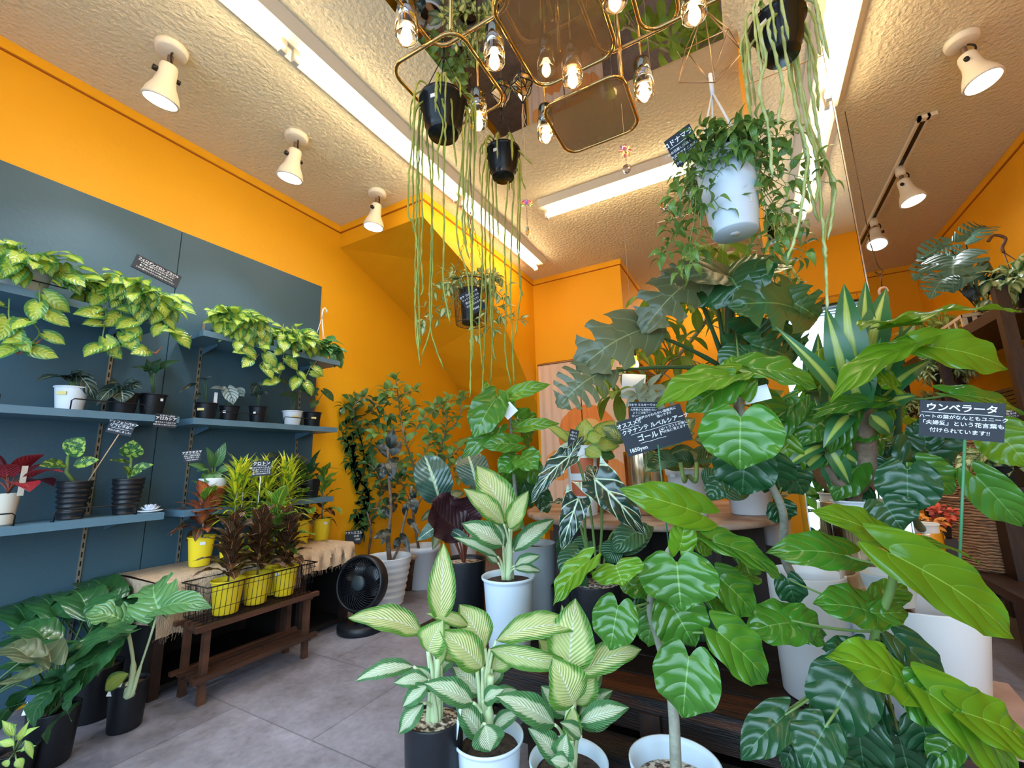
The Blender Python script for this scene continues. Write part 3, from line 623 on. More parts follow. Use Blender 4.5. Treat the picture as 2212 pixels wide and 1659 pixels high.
def brasil(label,px,pyb,r0,h,z,n,spread,vines,x=-2.46,mat=BRAS,pm=WHITEP,gp=GB,extra=0):
    c=onx(px,pyb,x);c.z=z+.001
    t=thing('trailing_philodendron',label,'potted plant',c,gp);pot(t,c,r0,r0*.75,h,pm,'lip')
    lf,st=MB(),MB();top=c+V((0,0,h))
    for i in range(n):
        a=random.uniform(0,2*PI);rr=spread*math.sqrt(random.random());e=top+V((math.cos(a)*rr*.75+.03,math.sin(a)*rr,random.uniform(-.02,.10)*(1-rr/spread*.5)-max(0,rr-spread*.6)*.5))
        if e.x<-2.585:e.x=-2.585+random.random()*.03
        st.tube(bez(top+V((rj(.02),rj(.02),-.01)),(top+e)/2+V((0,0,.05)),e,5),.0016,n=5)
        d=V((math.cos(a)*.6+.35,math.sin(a),-.35+rj(.5))).normalized();s=random.uniform(.065,.10)
        q=e+d*s
        if q.x<-2.595:d.x=abs(d.x)
        lf.leaf(e,e+d*s,s*.72,V((.6,-.2,.7))+V((rj(.5),rj(.5),rj(.3))),'heart',cord=.22,bend=.1,fold=.12,wave=.06,rows=8,cols=6)
    for i in range(int(n*.75)):   # leaves draping over the front of the pot
        y_=rj(1);zz=random.uniform(-h*.62,.03);e=top+V((r0*(1.15+.35*random.random())*math.sqrt(max(.1,1-y_*y_*.6)),y_*(r0+.04),zz))
        st.tube(bez(top+V((.02,y_*r0*.5,0)),V((e.x,e.y,top.z+.02)),e,4),.0014,n=4);s=random.uniform(.06,.095);d=V((.25,y_*.4,-.8+rj(.3))).normalized()
        lf.leaf(e,e+d*s,s*.78,V((1,-.25,.45))+V((0,rj(.5),rj(.4))),'heart',cord=.22,bend=.1,fold=.12,wave=.06,rows=8,cols=6)
    for P in vines:
        P=[(P[0][0],P[0][1]-45,-2.36)]+P
        Q=catm([onx(p[0],p[1],p[2] if len(p)>2 else -2.33) for p in P],5);st.tube(Q,.0024,n=6)
        L_=0
        for i in range(1,len(Q)):
            L_+=(Q[i]-Q[i-1]).length
            if L_>.035:
                L_=0;s=random.uniform(.06,.095);v=V((.25,rj(1),-.5+rj(.5))).normalized();q=Q[i]+v*.02;lf.leaf(q,q+v*s,s*.75,V((1,-.3,.4))+V((0,rj(.5),rj(.4))),'heart',cord=.22,bend=.1,fold=.12,rows=8,cols=6)
    fin(t,lf,st,mat)
    if vines:
        sh=MB()
        for P in vines: 
            e=onx(P[-1][0],P[-1][1],-2.33);e2=e+V((0,.035,.035));sh.tube([e,e+V((0,.012,-.005)),e2],[.003,.004,.0008],n=5)
        sh.build('new_shoot',TIPR,t)
    return t
brasil('brasil philodendron in a white pot at the far left of the top shelf',40,640,.085,.11,1.60,48,.19,[[(85,655),(70,690),(85,720),(62,745),(30,760)],[(20,690),(40,740),(60,745)]],x=-2.45)
brasil('brasil philodendron trailing below the shelf under the tilted name card',275,690,.08,.10,1.60,52,.17,[[(228,690),(222,730),(230,755)],[(262,700),(260,730),(215,745)],[(350,690),(385,720),(395,735)],[(300,700),(300,740),(330,760)]],x=-2.44)
brasil('brasil philodendron at the left end of the top right shelf',505,742,.085,.105,1.60,62,.15,[[(560,740),(575,770),(560,790)],[(520,740),(535,765),(545,775)]],x=-2.46)
brasil('brasil philodendron hanging lowest over the edge of the top right shelf',630,765,.07,.09,1.60,46,.13,[[(612,745),(612,785),(600,820),(588,828)],[(640,750),(640,800),(655,820),(672,790)]],x=-2.45)
brasil('small green pothos in a white hooked pot at the right end of the top shelf',690,778,.055,.08,1.60,26,.10,[],x=-2.47,mat=POTH,gp=None)
t=[o for o in bpy.data.objects if o.get('label','').startswith('small green pothos')][0]
c=t.location;hk=c+V((0,0,.34));m=MB()
for a in range(3): m.tube([c+V((.05*math.cos(a*2.1),.05*math.sin(a*2.1),.085)),hk+V((0,0,-.03))],.0018,n=5)
m.tube([hk+V((0,0,-.04)),hk,hk+V((0,.005,.03)),hk+V((0,.02,.045)),hk+V((0,.035,.03)),hk+V((0,.03,.015))],.005,n=8);m.build('hanger',WHITEP,t)
# middle left
t,c,h,r=sp('potted_alocasia','dark veined alocasia in a white pot on the middle left shelf','potted plant',148,892,840,80,1.155,WHITEP)
potsticker(t,c,r,r*.78,h,.7,-.6,.016,.007,YSTICK)
lf,st=MB(),MB();z=c+V((0,0,h))
for b,e,w in (((140,820),(80,815),30),((150,815),(168,800),26),((172,812),(208,862),42),((160,812),(190,808),20),((148,822),(120,806),24)):
    p=onx(*b,-2.44);q=onx(*e,-2.40);st.tube(bez(z-V((0,0,.01)),(z+p)/2+V((0,0,.03)),p,5),.002,n=5);lf.leaf(p,q,.06 if w>25 else .045,V((.5,-.5,.9)),'heart',cord=.25,bend=.15,fold=.1)
fin(t,lf,st,ALOD)
t,c,h,r=sp('potted_alocasia','dark alocasia with one pale veined leaf hanging over its wide black pot','potted plant',262,897,850,72,1.155,BLACKP)
lf,st=MB(),MB();z=c+V((0,0,h))
for b,e,w in (((262,842),(266,868),.085),((245,838),(210,870),.055),((258,832),(238,824),.05),((280,832),(306,836),.06),((270,828),(290,822),.05)):
    p=onx(*b,-2.42);q=onx(*e,-2.37);st.tube(bez(z-V((0,0,.01)),(z+p)/2+V((0,0,.03)),p,5),.002,n=5);lf.leaf(p,q,w,V((.9,-.3,.5)),'heart',cord=.25,bend=.12,fold=.1)
fin(t,lf,st,ALOD)
t,c,h,r=sp('potted_alocasia','tall thin-stemmed dark plant in the rightmost black pot of the middle left shelf','potted plant',325,903,855,62,1.155,BLACKP)
potsticker(t,c,r,r*.78,h,.75,.7,.006,.006)
lf,st=MB(),MB();z=c+V((0,0,h))
for b,e,w in (((326,805),(288,790),.035),((330,805),(345,775),.05),((338,800),(388,775),.04),((322,802),(318,778),.05)):
    p=onx(*b,-2.46);q=onx(*e,-2.42);st.tube([z-V((0,0,.01)),p],.003,n=6);lf.leaf(p,q,w,V((.8,-.4,.6)),'lance',bend=.1)
fin(t,lf,st,PHIL,STEMD)
# middle right
def small(label,px,pyb,pyr,w,mat,leafs,lm,sm=STEMD,stk=None,prof='heart',nm='potted_alocasia'):
    t,c,h,r=sp(nm,label,'potted plant',px,pyb,pyr,w,1.155,mat)
    lf,st=MB(),MB();z=c+V((0,0,h-.01))
    for b,e,ww in leafs:
        p=onx(*b,-2.45);q=onx(*e,-2.41);st.tube(bez(z,(z+p)/2+V((0,0,.02)),p,5),.0018,n=5);lf.leaf(p,q,ww,V((.9,-.35,.6)),prof,cord=.22 if prof=='heart' else 0,bend=.1,fold=.1)
    fin(t,lf,st,lm,sm)
    if stk: potsticker(t,c,r,r*.78,h,.6,stk[0],stk[1],.006,stk[2])
    return t,c,h,r
t,c,h,r=small('alocasia with thin black drooping leaves in a wide black pot',443,905,868,50,BLACKP,[((425,828),(388,845),.02),((440,822),(458,812),.016),((432,848),(418,868),.022),((446,822),(430,816),.014)],ELAS,prof='lance',stk=(-.5,.016,YSTICK))
MB().box((-.003,-.007,0),(.003,.007,.06),at=c+V((.02,.03,h))).build('plant_tag',PRICE,t)
small('silver dragon alocasia with one big pale leaf in a small black pot',493,908,874,44,BLACKP,[((492,840),(505,872),.078),((482,842),(457,836),.03),((510,846),(528,855),.05),((512,842),(530,848),.045)],ALOS,stk=(-.5,.007,PRICE))
small('small round-leaved alocasia in a narrow black pot in the middle of the right shelf',556,912,875,42,BLACKP,[((556,832),(545,848),.055),((560,838),(570,826),.05),((565,848),(580,850),.03),((552,855),(542,852),.03),((556,850),(560,862),.03)],ALOD,stk=(-.4,.006,PRICE))
small('long-stemmed alocasia in the small white pot',630,917,885,44,WHITEP,[((618,826),(585,822),.04),((628,852),(602,855),.03),((650,838),(672,836),.055),((640,850),(632,862),.03)],PHIL,stk=(.3,.016,YSTICK))
small('glossy green alocasia in the black pot at the right end of the middle shelf',673,920,888,40,BLACKP,[((655,840),(690,852),.07),((700,845),(722,866),.06),((682,866),(672,880),.05),((668,850),(690,838),.05)],PHIL,sm=STEMR,stk=(.2,.014,YSTICK))
# lower left shelf
t,c,h,r=sp('potted_begonia','red-leaved plant in a beige pot cut off by the left edge of the photo','potted plant',4,1140,1072,60,.72,BEIGE,'flat')
lf,st=MB(),MB();rosette(lf,st,c+V((0,0,h)),9,.09,.10,.08,'heart',(.4,1.3),.5,cord=.2);fin(t,lf,st,REDL,STEMR)
MB().box((-.002,-.008,0),(.002,.008,.11),at=c+V((.05,.02,h-.01))).build('plant_tag',BEIGE,t)
def diefs(label,px,pyb,pyr,w,L_,stem):
    t,c,h,r=sp('potted_dieffenbachia',label,'potted plant',px,pyb,pyr,w,.72,BLACKP,'rib',x=-2.45,rbf=.72)
    lf,st=MB(),MB();z=c+V((0,0,h-.01));s=[onx(*p,-2.45) for p in stem];st.tube([z]+s,[.008,.007,.005,.004][:len(s)+1],n=8)
    for b,e,w in L_: p=onx(*b,-2.45);lf.leaf(p,onx(*e,-2.39),w,V((.9,-.4,.4)),'oval',bend=.05,fold=.08,rows=10,cols=6)
    fin(t,lf,st,DIEFS,STEM)
DIEFS=LEAF('spotted_dieffenbachia_leaf',(.05,.16,.05),vein=(.15,.3,.1),nv=7,vfade=.3,spot=((.42,.60,.10),60.,.5),rough=.35,tr=.2)
diefs('spotted dieffenbachia in the left tall black ribbed pot on the lower shelf',150,1127,1045,84,[((147,985),(180,945),.085),((143,1002),(88,1004),.05),((158,1005),(212,992),.05)],[(143,1020),(147,985)])
diefs('spotted dieffenbachia in the right tall black ribbed pot on the lower shelf',268,1115,1038,74,[((283,990),(287,952),.085),((282,1000),(238,992),.02),((283,1015),(330,1003),.04),((282,1022),(305,1018),.045),((280,1025),(270,1008),.03)],[(281,1015),(284,985)])
t=thing('lotus_dish','white ceramic lotus flower on a small saucer at the end of the lower shelf','ornament',onx(323,1106,-2.43))
c=V(t.location);c.z=.721;t.location=c
MB().lathe([(0,0),(.03,0),(.048,.007),(.046,.009),(0,.004)],c).build('saucer',WHITEP,t)
f=MB()
for k,(n,l,e) in enumerate(((10,.042,.25),(8,.036,.65),(6,.028,1.05))):
    for i in range(n):
        a=2*PI*i/n+k*.3;d=V((math.cos(a)*math.cos(e),math.sin(a)*math.cos(e),math.sin(e)));b=c+V((0,0,.008));f.leaf(b,b+d*l,.022,V((-d.x,-d.y,1.2)),'oval',bend=-.15,fold=.3,rows=5,cols=4)
f.build('petals',M('lotus_glaze',(.72,.78,.9),.2),t)
# lower right shelf
t,c,h,r=sp('potted_aglaonema','aglaonema in a white inner pot standing in a terracotta pot','potted plant',456,1086,1042,66,.72,TERRA,'band',x=-2.42,rbf=.7,soil=None)
pot(t,c+V((0,0,h*.5)),r*1.0,r*.8,h*.5+.04,WHITEP,'flat',name='inner_pot')
lf,st=MB(),MB();top=c+V((0,0,h+.02))
for b,e,w in (((450,1022),(413,1000),.045),((458,1010),(450,968),.04),((465,1010),(486,957),.05),((470,1018),(498,1010),.045),((455,1020),(445,1042),.045),((462,1020),(470,1040),.05),((448,1012),(428,1015),.04)):
    p=onx(*b,-2.42);st.tube([top,p],.003,n=5);lf.leaf(p,onx(*e,-2.37),w,V((.8,-.3,.6)),'oval',bend=.1,fold=.12)
fin(t,lf,st,LEAF('aglaonema_leaf',(.10,.26,.09),vein=(.3,.45,.2),nv=6,vfade=.2,rough=.3),STEM)
t,c,h,r=sp('potted_calathea','thin plant with mottled upright leaves in a square black pot behind the crotons','potted plant',545,1092,1042,50,.72,BLACKP,'flat',x=-2.45)
lf,st=MB(),MB();top=c+V((0,0,h-.01))
for b,e,w in (((528,1028),(498,994),.04),((548,1020),(556,985),.04),((560,1030),(572,1010),.03)): p=onx(*b,-2.45);st.tube(bez(top,(top+p)/2+V((0,0,.02)),p,5),.002,n=5);lf.leaf(p,onx(*e,-2.43),w,V((.9,-.3,.3)),'oval')
fin(t,lf,st,BRAS,STEM)
t,c,h,r=sp('potted_cordyline','cordyline with long bronze green arching leaves in a black pot behind the crotons','potted plant',603,1075,1036,52,.72,BLACKP,'flat',x=-2.45)
lf,st=MB(),MB();top=c+V((0,0,h-.01));st.tube([top,top+V((0,0,.08))],.005)
for e,w in (((565,982),.05),((583,1008),.05),((660,1008),.04),((640,985),.04),((690,1000),.035),((630,1030),.05),((580,1028),.05),((600,980),.04)): p=onx(604,1012,-2.45);lf.leaf(p+V((0,0,rj(.03))),onx(*e,-2.38),w,V((.5,-.2,.9)),'strap',bend=.3,fold=.2)
fin(t,lf,st,LEAF('cordyline_leaf',(.05,.11,.05),edge=(.16,.05,.04),ew=.7,vein=(.2,.3,.1),nv=3,vfade=0,rough=.28),STEMR)
t,c,h,r=sp('potted_cordyline','dark cordyline half hidden behind the right-hand yellow pots','potted plant',668,1080,1040,46,.72,BLACKP,'flat',x=-2.44)
lf,st=MB(),MB();rosette(lf,st,c+V((0,0,h)),9,.05,.15,.035,'strap',(.3,1.3),.5);fin(t,lf,st,PHIL,STEMR)
# name cards
W=(1,0,0)
card('name_card','black card with white chalk writing stuck high on the slate board beside the second philodendron',onx(340,587,-2.6002),.205,.075,-13,[('フィロデンドロン ブラジル',.20,0,.62,.02),('_',.82,-.05,.40),('やや暗い場所でも大丈夫に育てます!',.125,0,.12,.01),('置くなら日当たりが良いのがベスト.',.125,0,-.25,.01),('しかし葉やけしやすいので気をつけて下さい',.115,0,-.62,.01)],nrm=W)
p=onx(262,923,-2.36);b=onx(188,1043,-2.42)
card('name_card','black card on a bamboo stick in the left tall black pot',p,.085,.062,-14,[('ディフェンバキア',.20,.05,.6,.02),('_',.75,0,.32),('リフレクター',.21,0,.05,.02),('_',.7,0,-.25),('新に入荷しました!',.15,0,-.6,.01)],nrm=(1,-.4,-.05),stake=(p-V((.002,0,.02)),b,WOODST,.0022))
card('name_card','small black card hanging on the end of the middle shelf under the tall dark plant',onx(358,909,-2.3486),.083,.060,-2,[('ビギナー向け',.17,.1,.72,.01),('アロカシア',.28,0,.3,.02),('育てやすくて丈夫です!',.13,0,-.3,.01),('乾燥と寒さに気をつけて下さい',.11,0,-.65,.01)],nrm=W)
card('name_card','black card leaning at the left of the aglaonema',onx(415,985,-2.36),.07,.055,8,[('アグラオネマ',.24,0,.6,.02),('_',.85,0,.3),('日光への耐える強さ',.13,0,.02,.01),('鉢部を明るく光を',.13,0,-.32,.01),('SUPER BEAUTY!',.12,0,-.68,.01)],nrm=(1,-.3,0))
p=onx(565,1012,-2.2);b=onx(558,1085,-2.2)
card('name_card','black card on a white stick standing among the yellow crotons',p,.082,.075,3,[('クロトン',.26,0,.66,.02),('_',.6,0,.38),('品種がとてもたくさんあって',.105,0,.12,.01),('色も形もインパクト大!',.105,0,-.15,.01),('人を楽しませてくれる',.105,0,-.42,.01),('強い日光が大好きです',.105,0,-.70,.01)],nrm=(1,-.55,0),stake=(p+V((-.002,0,-.03)),b,WHITEP,.002))
# ---------- low tables with burlap, bench and crotons ----------
BLKW=M('dark_void_board',(.012,.008,.007),.6)
def table(name,label,x0,x1,y0,y1,z,hang,cat='table'):
    t=thing(name,label,cat,((x0+x1)/2,(y0+y1)/2,0))
    MB().box((x0,y0,z-.03),(x1,y1,z)).build('tabletop',DWOOD,t)
    for x in(x0+.02,x1-.03):
        for y in(y0+.03,y1-.03): MB().bar((x,y,0),(x,y,z-.03),.035).build('leg',BWOOD,t)
    MB().box((x0,y0+.02,.0),(x0+.015,y1-.02,z-.03)).build('back_panel',BLKW,t)  # black boards added below the tabletop, their colour standing for the dark void
    for y in(y0,y1-.015): MB().box((x0+.015,y,.0),(x1-.02,y+.015,z-.03)).build('side_panel',BLKW,t)
    MB().box((x0+.015,y0+.015,.02),(x1-.03,y1-.015,.04)).build('base_board',BLKW,t)
    return t
table('low_table','dark low table under the left burlap cloth behind the slatted bench',-2.59,-2.19,.93,1.53,.44,0)
table('low_table','dark low table under the right burlap cloth next to the fan',-2.59,-2.17,1.56,1.90,.44,0)
def burlap(label,x1,y0,y1,z,zh,seed):
    random.seed(seed);mb=MB();P=[(-2.59,z),(-2.45,z+.003),(-2.3,z+.002),(x1-.01,z+.004),(x1+.006,z-.008),(x1+.012,z-.05),(x1+.014,(z+zh)/2),(x1+.02,zh)];n=34;vs=[];fs=[]
    for i in range(n+1):
        y=y0+(y1-y0)*i/n;zz=rj(.006)
        for j,(x,h) in enumerate(P): vs.append((x+(.006*math.sin(i*.9+j) if j>4 else 0),y,h+.001+(.003*math.sin(i*.7+j*1.3))*(1 if 0<j<7 else 0)+.002+(zz if j==7 else 0)))
    k=len(P)
    for i in range(n):
        for j in range(k-1): a=i*k+j;fs.append((a,a+k,a+k+1,a+1))
    # side drop at the left end
    o=len(vs)
    for j in range(8):
        x=-2.59+(x1+.01+2.59)*j/7
        for q in range(4): vs.append((x,y0-.006-.004*math.sin(j*1.7)*q,z+.003-(.055 if j>1 else .03)*q))
    for j in range(7):
        for q in range(3): a=o+j*4+q;fs.append((a,a+1,a+5,a+4))
    mb.add(vs,fs);ob=mb.build('burlap_cloth',BURLAP);tag(ob,label,'cloth')
    fr=MB()
    for i in range(70):
        y=y0+(y1-y0)*random.random();p=V((x1+.02,y,zh+.004));fr.tube([p,p+V((rj(.006),rj(.008),-random.uniform(.008,.03)))],.0006,n=4)
    f=fr.build('fringe',BURLAP); f.parent=ob; f.matrix_parent_inverse=Matrix.Translation(-ob.location)
    f['kind']='stuff'
burlap('rough beige burlap cloth over the left low table under the croton pots',-2.185,.925,1.545,.445,.24,3)
burlap('rough beige burlap cloth over the right low table, its hem above the fan',-2.165,1.552,1.905,.446,.345,4)
random.seed(11)
t=thing('slatted_bench','dark brown slatted wooden two-tier bench under the wire basket','bench',(-2.07,1.27,0))
bx0,bx1,by0,by1=-2.155,-1.985,1.00,1.51
for z in(.292,.105):
    for i in range(5):
        x=bx0+.012+i*(bx1-bx0-.012)/4;e=.0 if i in(0,4) else .02
        MB().box((x-.010,by0-.02+e+rj(.008),z-.016 if i<4 else z-.02),(x+.012,by1+.02-e,z)).build('slat',DWOOD,t)
    for y in(by0+.02,by1-.02): MB().box((bx0,y-.01,z-.03),(bx1+.005,y+.01,z-.016)).build('cross_rail',DWOOD,t)
for x in(bx0+.015,bx1-.012):
    for y in(by0+.03,by1-.03): MB().bar((x,y,0),(x,y,.276),.024).build('leg',DWOOD,t)
# basket
t=thing('wire_basket','black wire basket holding the front yellow croton pots on the bench','basket',(-2.07,1.25,.293))
m=MB();x0,x1,y0,y1,z0,z1=-2.165,-1.985,1.02,1.49,.296,.435
for z,g,r in((z0,.0,.0018),(z1,.015,.003),(z0+.05,.006,.0012),(z1-.02,.012,.0012)): m.tube([(x0-g,y0-g,z),(x1+g,y0-g,z),(x1+g,y1+g,z),(x0-g,y1+g,z)],r,n=5,closed=True)
m.build('rim',WIRE,t);m=MB();g=.015
for i in range(23):
    y=y0+(y1-y0)*i/22
    for x,s in((x0,-1),(x1,1)): m.tube([(x,y,z0),(x+s*g,y,z1)],.0012,n=4)
for i in range(1,9):
    x=x0+(x1-x0)*i/9
    for y,s in((y0,-1),(y1,1)): m.tube([(x,y,z0),(x,y+s*g,z1)],.0012,n=4)
for i in range(10): 
    x=x0+(x1-x0)*i/9;m.tube([(x,y0,z0),(x,y1,z0)],.0012,n=4)
m.build('mesh_wires',WIRE,t)
hp=V((-2.07,y0-.02,.40));MB().tube([hp+V((-.03,0,.03)),hp+V((-.03,-.012,0)),hp+V((0,-.018,-.025)),hp+V((.03,-.012,0)),hp+V((.03,0,.03))],.0025,n=6).build('handle',WIRE,t)
def ypot(name,label,px,py,w,h,z,kind,n,cen=None,x=None,stick=None,rr=None):
    c=onz(px,py,z) if x is None else V((x,onx(px,py,x).y,z));c.z=z+.001;d=(c-CAM).dot(FWD);r=rr or w*d/FP/2*math.cos(math.atan(abs(px-1106)/FP))
    t=thing(name,label,'potted plant',c);pot(t,c,r,r*.76,h,YEL,'lip')
    if stick: potsticker(t,c,r,r*.76,h,.8,stick,.011,.007)
    lf,st=MB(),MB();top=c+V((0,0,h-.01))
    if kind=='red':
        st.tube([top,top+V((0,0,.13))],.005,n=6);rosette(lf,st,top+V((0,0,.03)),n,.015,.135,.062,'oval',(.35,1.25),.2,h=.12,bend=.12,fold=.12,wave=.1);fin(t,lf,st,CRR,BARKB)
        l2,s2=MB(),MB();rosette(l2,s2,top+V((0,0,.15)),5,.01,.14,.065,'oval',(.9,1.3),.1,h=.03,bend=.12,fold=.2,wave=.15);l2.build('new_leaves',CRG,t)
        l2,s2=MB(),MB();rosette(l2,s2,top+V((0,0,.04)),9,.02,.11,.045,'oval',(-.3,.5),.3,h=.07,az0=1.1);l2.build('lower_leaves',CRD,t)
    elif kind=='dark':
        st.tube([top,top+V((0,0,.15))],.004,n=6);rosette(lf,st,top+V((0,0,.02)),n,.012,.13,.064,'oval',(.35,1.4),.15,h=.17,bend=.12,fold=.15,wave=.1);fin(t,lf,st,CRD,BARKB)
    elif kind=='green':
        st.tube([top,top+V((0,0,.17))],.005,n=6);rosette(lf,st,top+V((0,0,.06)),n,.015,.15,.075,'obov',(.2,1.4),.2,h=.16,bend=.12,fold=.2,wave=.16);fin(t,lf,st,CRG,BARK)
        l2,s2=MB(),MB();rosette(l2,s2,top+V((0,0,.02)),8,.02,.10,.045,'oval',(-.2,.6),.3,h=.05,az0=.6);l2.build('lower_leaves',CRD,t)
    elif kind=='narrow':
        for k in range(4):
            q=top+V((rj(.04),rj(.04),.02));st.tube([q,q+V((rj(.03),rj(.03),.2))],.003,n=5)
            rosette(lf,st,q+V((0,0,.06)),n,.004,.145,.019,'lance',(.0,1.35),.12,h=.2,bend=.1,fold=.2,rows=6,cols=2,az0=k)
        fin(t,lf,st,CRY,BARK)
    return t
ZT,ZB=.45,.300
ypot('potted_croton','red and orange croton with green new leaves in the leftmost yellow pot on burlap',430,1222,62,.135,ZT,'red',20,stick=.1)
ypot('potted_croton','yellow narrow-leaved croton behind the name card, left one',500,1180,60,.13,ZT,'narrow',30,x=-2.30,rr=.055)
ypot('potted_croton','yellow narrow-leaved croton behind the name card, middle one',560,1170,60,.13,ZT,'narrow',28,x=-2.285,rr=.055)
ypot('potted_croton','yellow narrow-leaved croton behind the name card, right one',603,1165,60,.13,ZT,'narrow',30,x=-2.275,rr=.05)
ypot('potted_croton','green and yellow veined croton in the yellow pot left of the rightmost one',646,1175,48,.14,ZT,'green',13)
ypot('potted_croton','red and green croton in the rightmost yellow pot on the burlap',693,1166,44,.13,ZT,'green',9,stick=.4)
ypot('potted_croton','dark croton with orange veined leaves in the nearest yellow pot of the wire basket',487,1322,68,.135,ZB,'dark',30,x=-2.045,rr=.062)
ypot('potted_croton','dark maroon croton in the middle yellow pot of the wire basket',551,1302,62,.13,ZB,'dark',28,x=-2.06,rr=.058)
ypot('potted_croton','dark maroon croton in the yellow pot at the right end of the wire basket',612,1285,60,.13,ZB,'dark',28,x=-2.06,rr=.056,stick=-.6)
ypot('potted_croton','broad green croton in the yellow pot at the back of the wire basket',585,1285,50,.14,ZB,'green',14,x=-2.125,rr=.035)
# ---------- fan ----------
fc=V((-2.03,1.86,0));t=thing('fan','black round desk fan on the floor, tilted up','fan',fc)
MB().lathe([(0,0),(.125,0),(.13,.008),(.13,.035),(.122,.042),(.06,.045),(0,.045)],fc,48).build('base',BLACKP,t)
MB().lathe([(.04,.04),(.036,.06),(.05,.10),(.05,.12)],fc,32).build('neck',BLACKG,t)
ax=V((.22,-.93,.20)).normalized();q=ax.to_track_quat('Z','X').to_matrix();hc=fc+V((0,.0,.245))
MB().lathe([(.0,-.09),(.06,-.085),(.125,-.05),(.15,-.02),(.152,.03),(.148,.045),(.138,.05),(.132,.042),(.132,.02)],hc,56,q).build('housing',BLACKP,t)
m=MB()
for k in range(44):
    a=2*PI*k/44;P=[]
    for i in range(7):
        r=.036+(.134-.036)*i/6;b=a+.75*(i/6)**1.1;P.append(hc+q@V((r*math.cos(b),r*math.sin(b),.044+.004*math.sin(PI*i/6))))
    m.tube(P,.0016,n=4)
m.build('front_grille',BLACKP,t)
MB().lathe([(0,.056),(.03,.054),(.04,.048),(.041,.038)],hc,32,q).build('hub_cap',M('fan_hub',(.03,.045,.055),.45),t)
m=MB()
for k in range(7):
    a=2*PI*k/7;m.leaf(hc+q@V((.03*math.cos(a),.03*math.sin(a),.01)),hc+q@V((.125*math.cos(a),.125*math.sin(a),.012)),.09,q@V((.3*math.sin(a),-.3*math.cos(a),1)),'round',rows=5,cols=4)
m.build('blades',BLACKG,t)
# ---------- corner plants ----------
c=onz(836,1303,0);t=thing('rubber_plant','nearly black rubber plant with twin trunks in a ribbed white pot beside the fan','potted plant',c)
pot(t,c,.155,.105,.30,WHITEP,'rib',SOIL,.06)
lf,st=MB(),MB();d=2.98
def DX(pts): return AX(pts,d)
st.tube(catm(DX([(842,1215),(838,1160),(845,1100),(840,1030),(838,950)]),5),[.016]*8+[.010]*13,n=8)
st.tube(catm(DX([(846,1215),(862,1180),(872,1130),(885,1080),(890,1050)]),5),.009,n=8)
PL(lf,[(843,970,848,925,24,d,0),(845,985,868,950,22,d,.05),(838,975,815,960,16,d,0),(842,990,850,1030,24,d,-.1),(838,990,812,962,10,d,0),(838,1005,808,1015,16,d,0),(835,1008,822,1035,17,d,-.05),(843,1005,862,985,16,d,.1),(845,1010,846,1040,18,d,-.05),
 (885,1075,892,1100,16,d,-.05),(893,1075,898,1110,18,d,-.05),(880,1085,872,1115,14,d,0),(888,1060,896,1080,14,d,0),(842,1120,825,1090,16,d,.05),(843,1110,858,1085,14,d,.1),(840,1150,808,1162,20,d,-.1),(842,1140,825,1175,18,d,-.1),(865,1150,885,1190,16,d,-.1),(850,1100,835,1075,14,d,.1),(862,1160,852,1185,14,d,-.05),(880,1120,905,1150,15,d,-.1),(840,1060,822,1050,15,d,.1),(840,1080,862,1065,15,d,.1)],'oval',bend=.1,fold=.15,rows=8,cols=4)
fin(t,lf,st,ELAS,BARKB)
c=onz(912,1268,0);t=thing('ficus_tree','ficus tree with winding branches and small green leaves in the white rimmed pot','potted plant',c)
pot(t,c,.125,.10,.30,WHITEP,'band',SOIL,.08)
lf,st=MB(),MB();d=3.28
B2=[([(905,1190),(892,1100),(900,1035),(872,940),(862,870),(855,820)],.011),([(878,960),(915,905),(955,875)],.004),([(870,930),(840,935),(812,938)],.004),([(897,1060),(940,1000),(962,930),(968,865)],.007),([(960,940),(990,905),(998,860)],.004),([(893,1110),(930,1045),(985,1000)],.006),([(900,1035),(925,960),(935,930)],.004),([(862,870),(875,850),(895,845)],.003),([(940,1000),(975,985),(1000,960)],.004),([(892,1090),(870,1050),(860,1010)],.004),([(985,1000),(1015,985),(1040,960)],.004),([(955,1020),(990,1030),(1030,1010)],.004),([(940,1000),(950,970),(930,945)],.003),([(968,900),(950,880),(930,880)],.003),([(855,850),(840,838),(832,850)],.003),([(870,950),(880,905),(890,880)],.003)]
for pts,r in B2: branch(lf,st,[A(p[0],p[1],d+rj(.12)) for p in pts],r,.021,.085,.05,'oval',t0=.3,bend=.12)
fin(t,lf,st,FICL,BARKB)
bc=V((-2.395,2.62,0));t=thing('ficus_tree','dark ficus tree with curved stems in a brown wicker basket behind the fan','potted plant',bc)
MB().lathe([(0,0),(.12,0),(.16,.20),(.165,.22),(.155,.22),(.12,.1)],bc,32).build('wicker_basket',WICK,t)
MB().lathe([(.001,.17),(.13,.165)],bc,24).build('soil',SOIL,t)
MB().lathe([(.10,.17),(.15,.21),(.185,.24),(.17,.26),(.12,.25),(.10,.2)],bc,24).build('paper_wrap',M('kraft_paper',(.5,.36,.25),.9,bump=1,bscale=25),t)
lf,st=MB(),MB();d=3.24
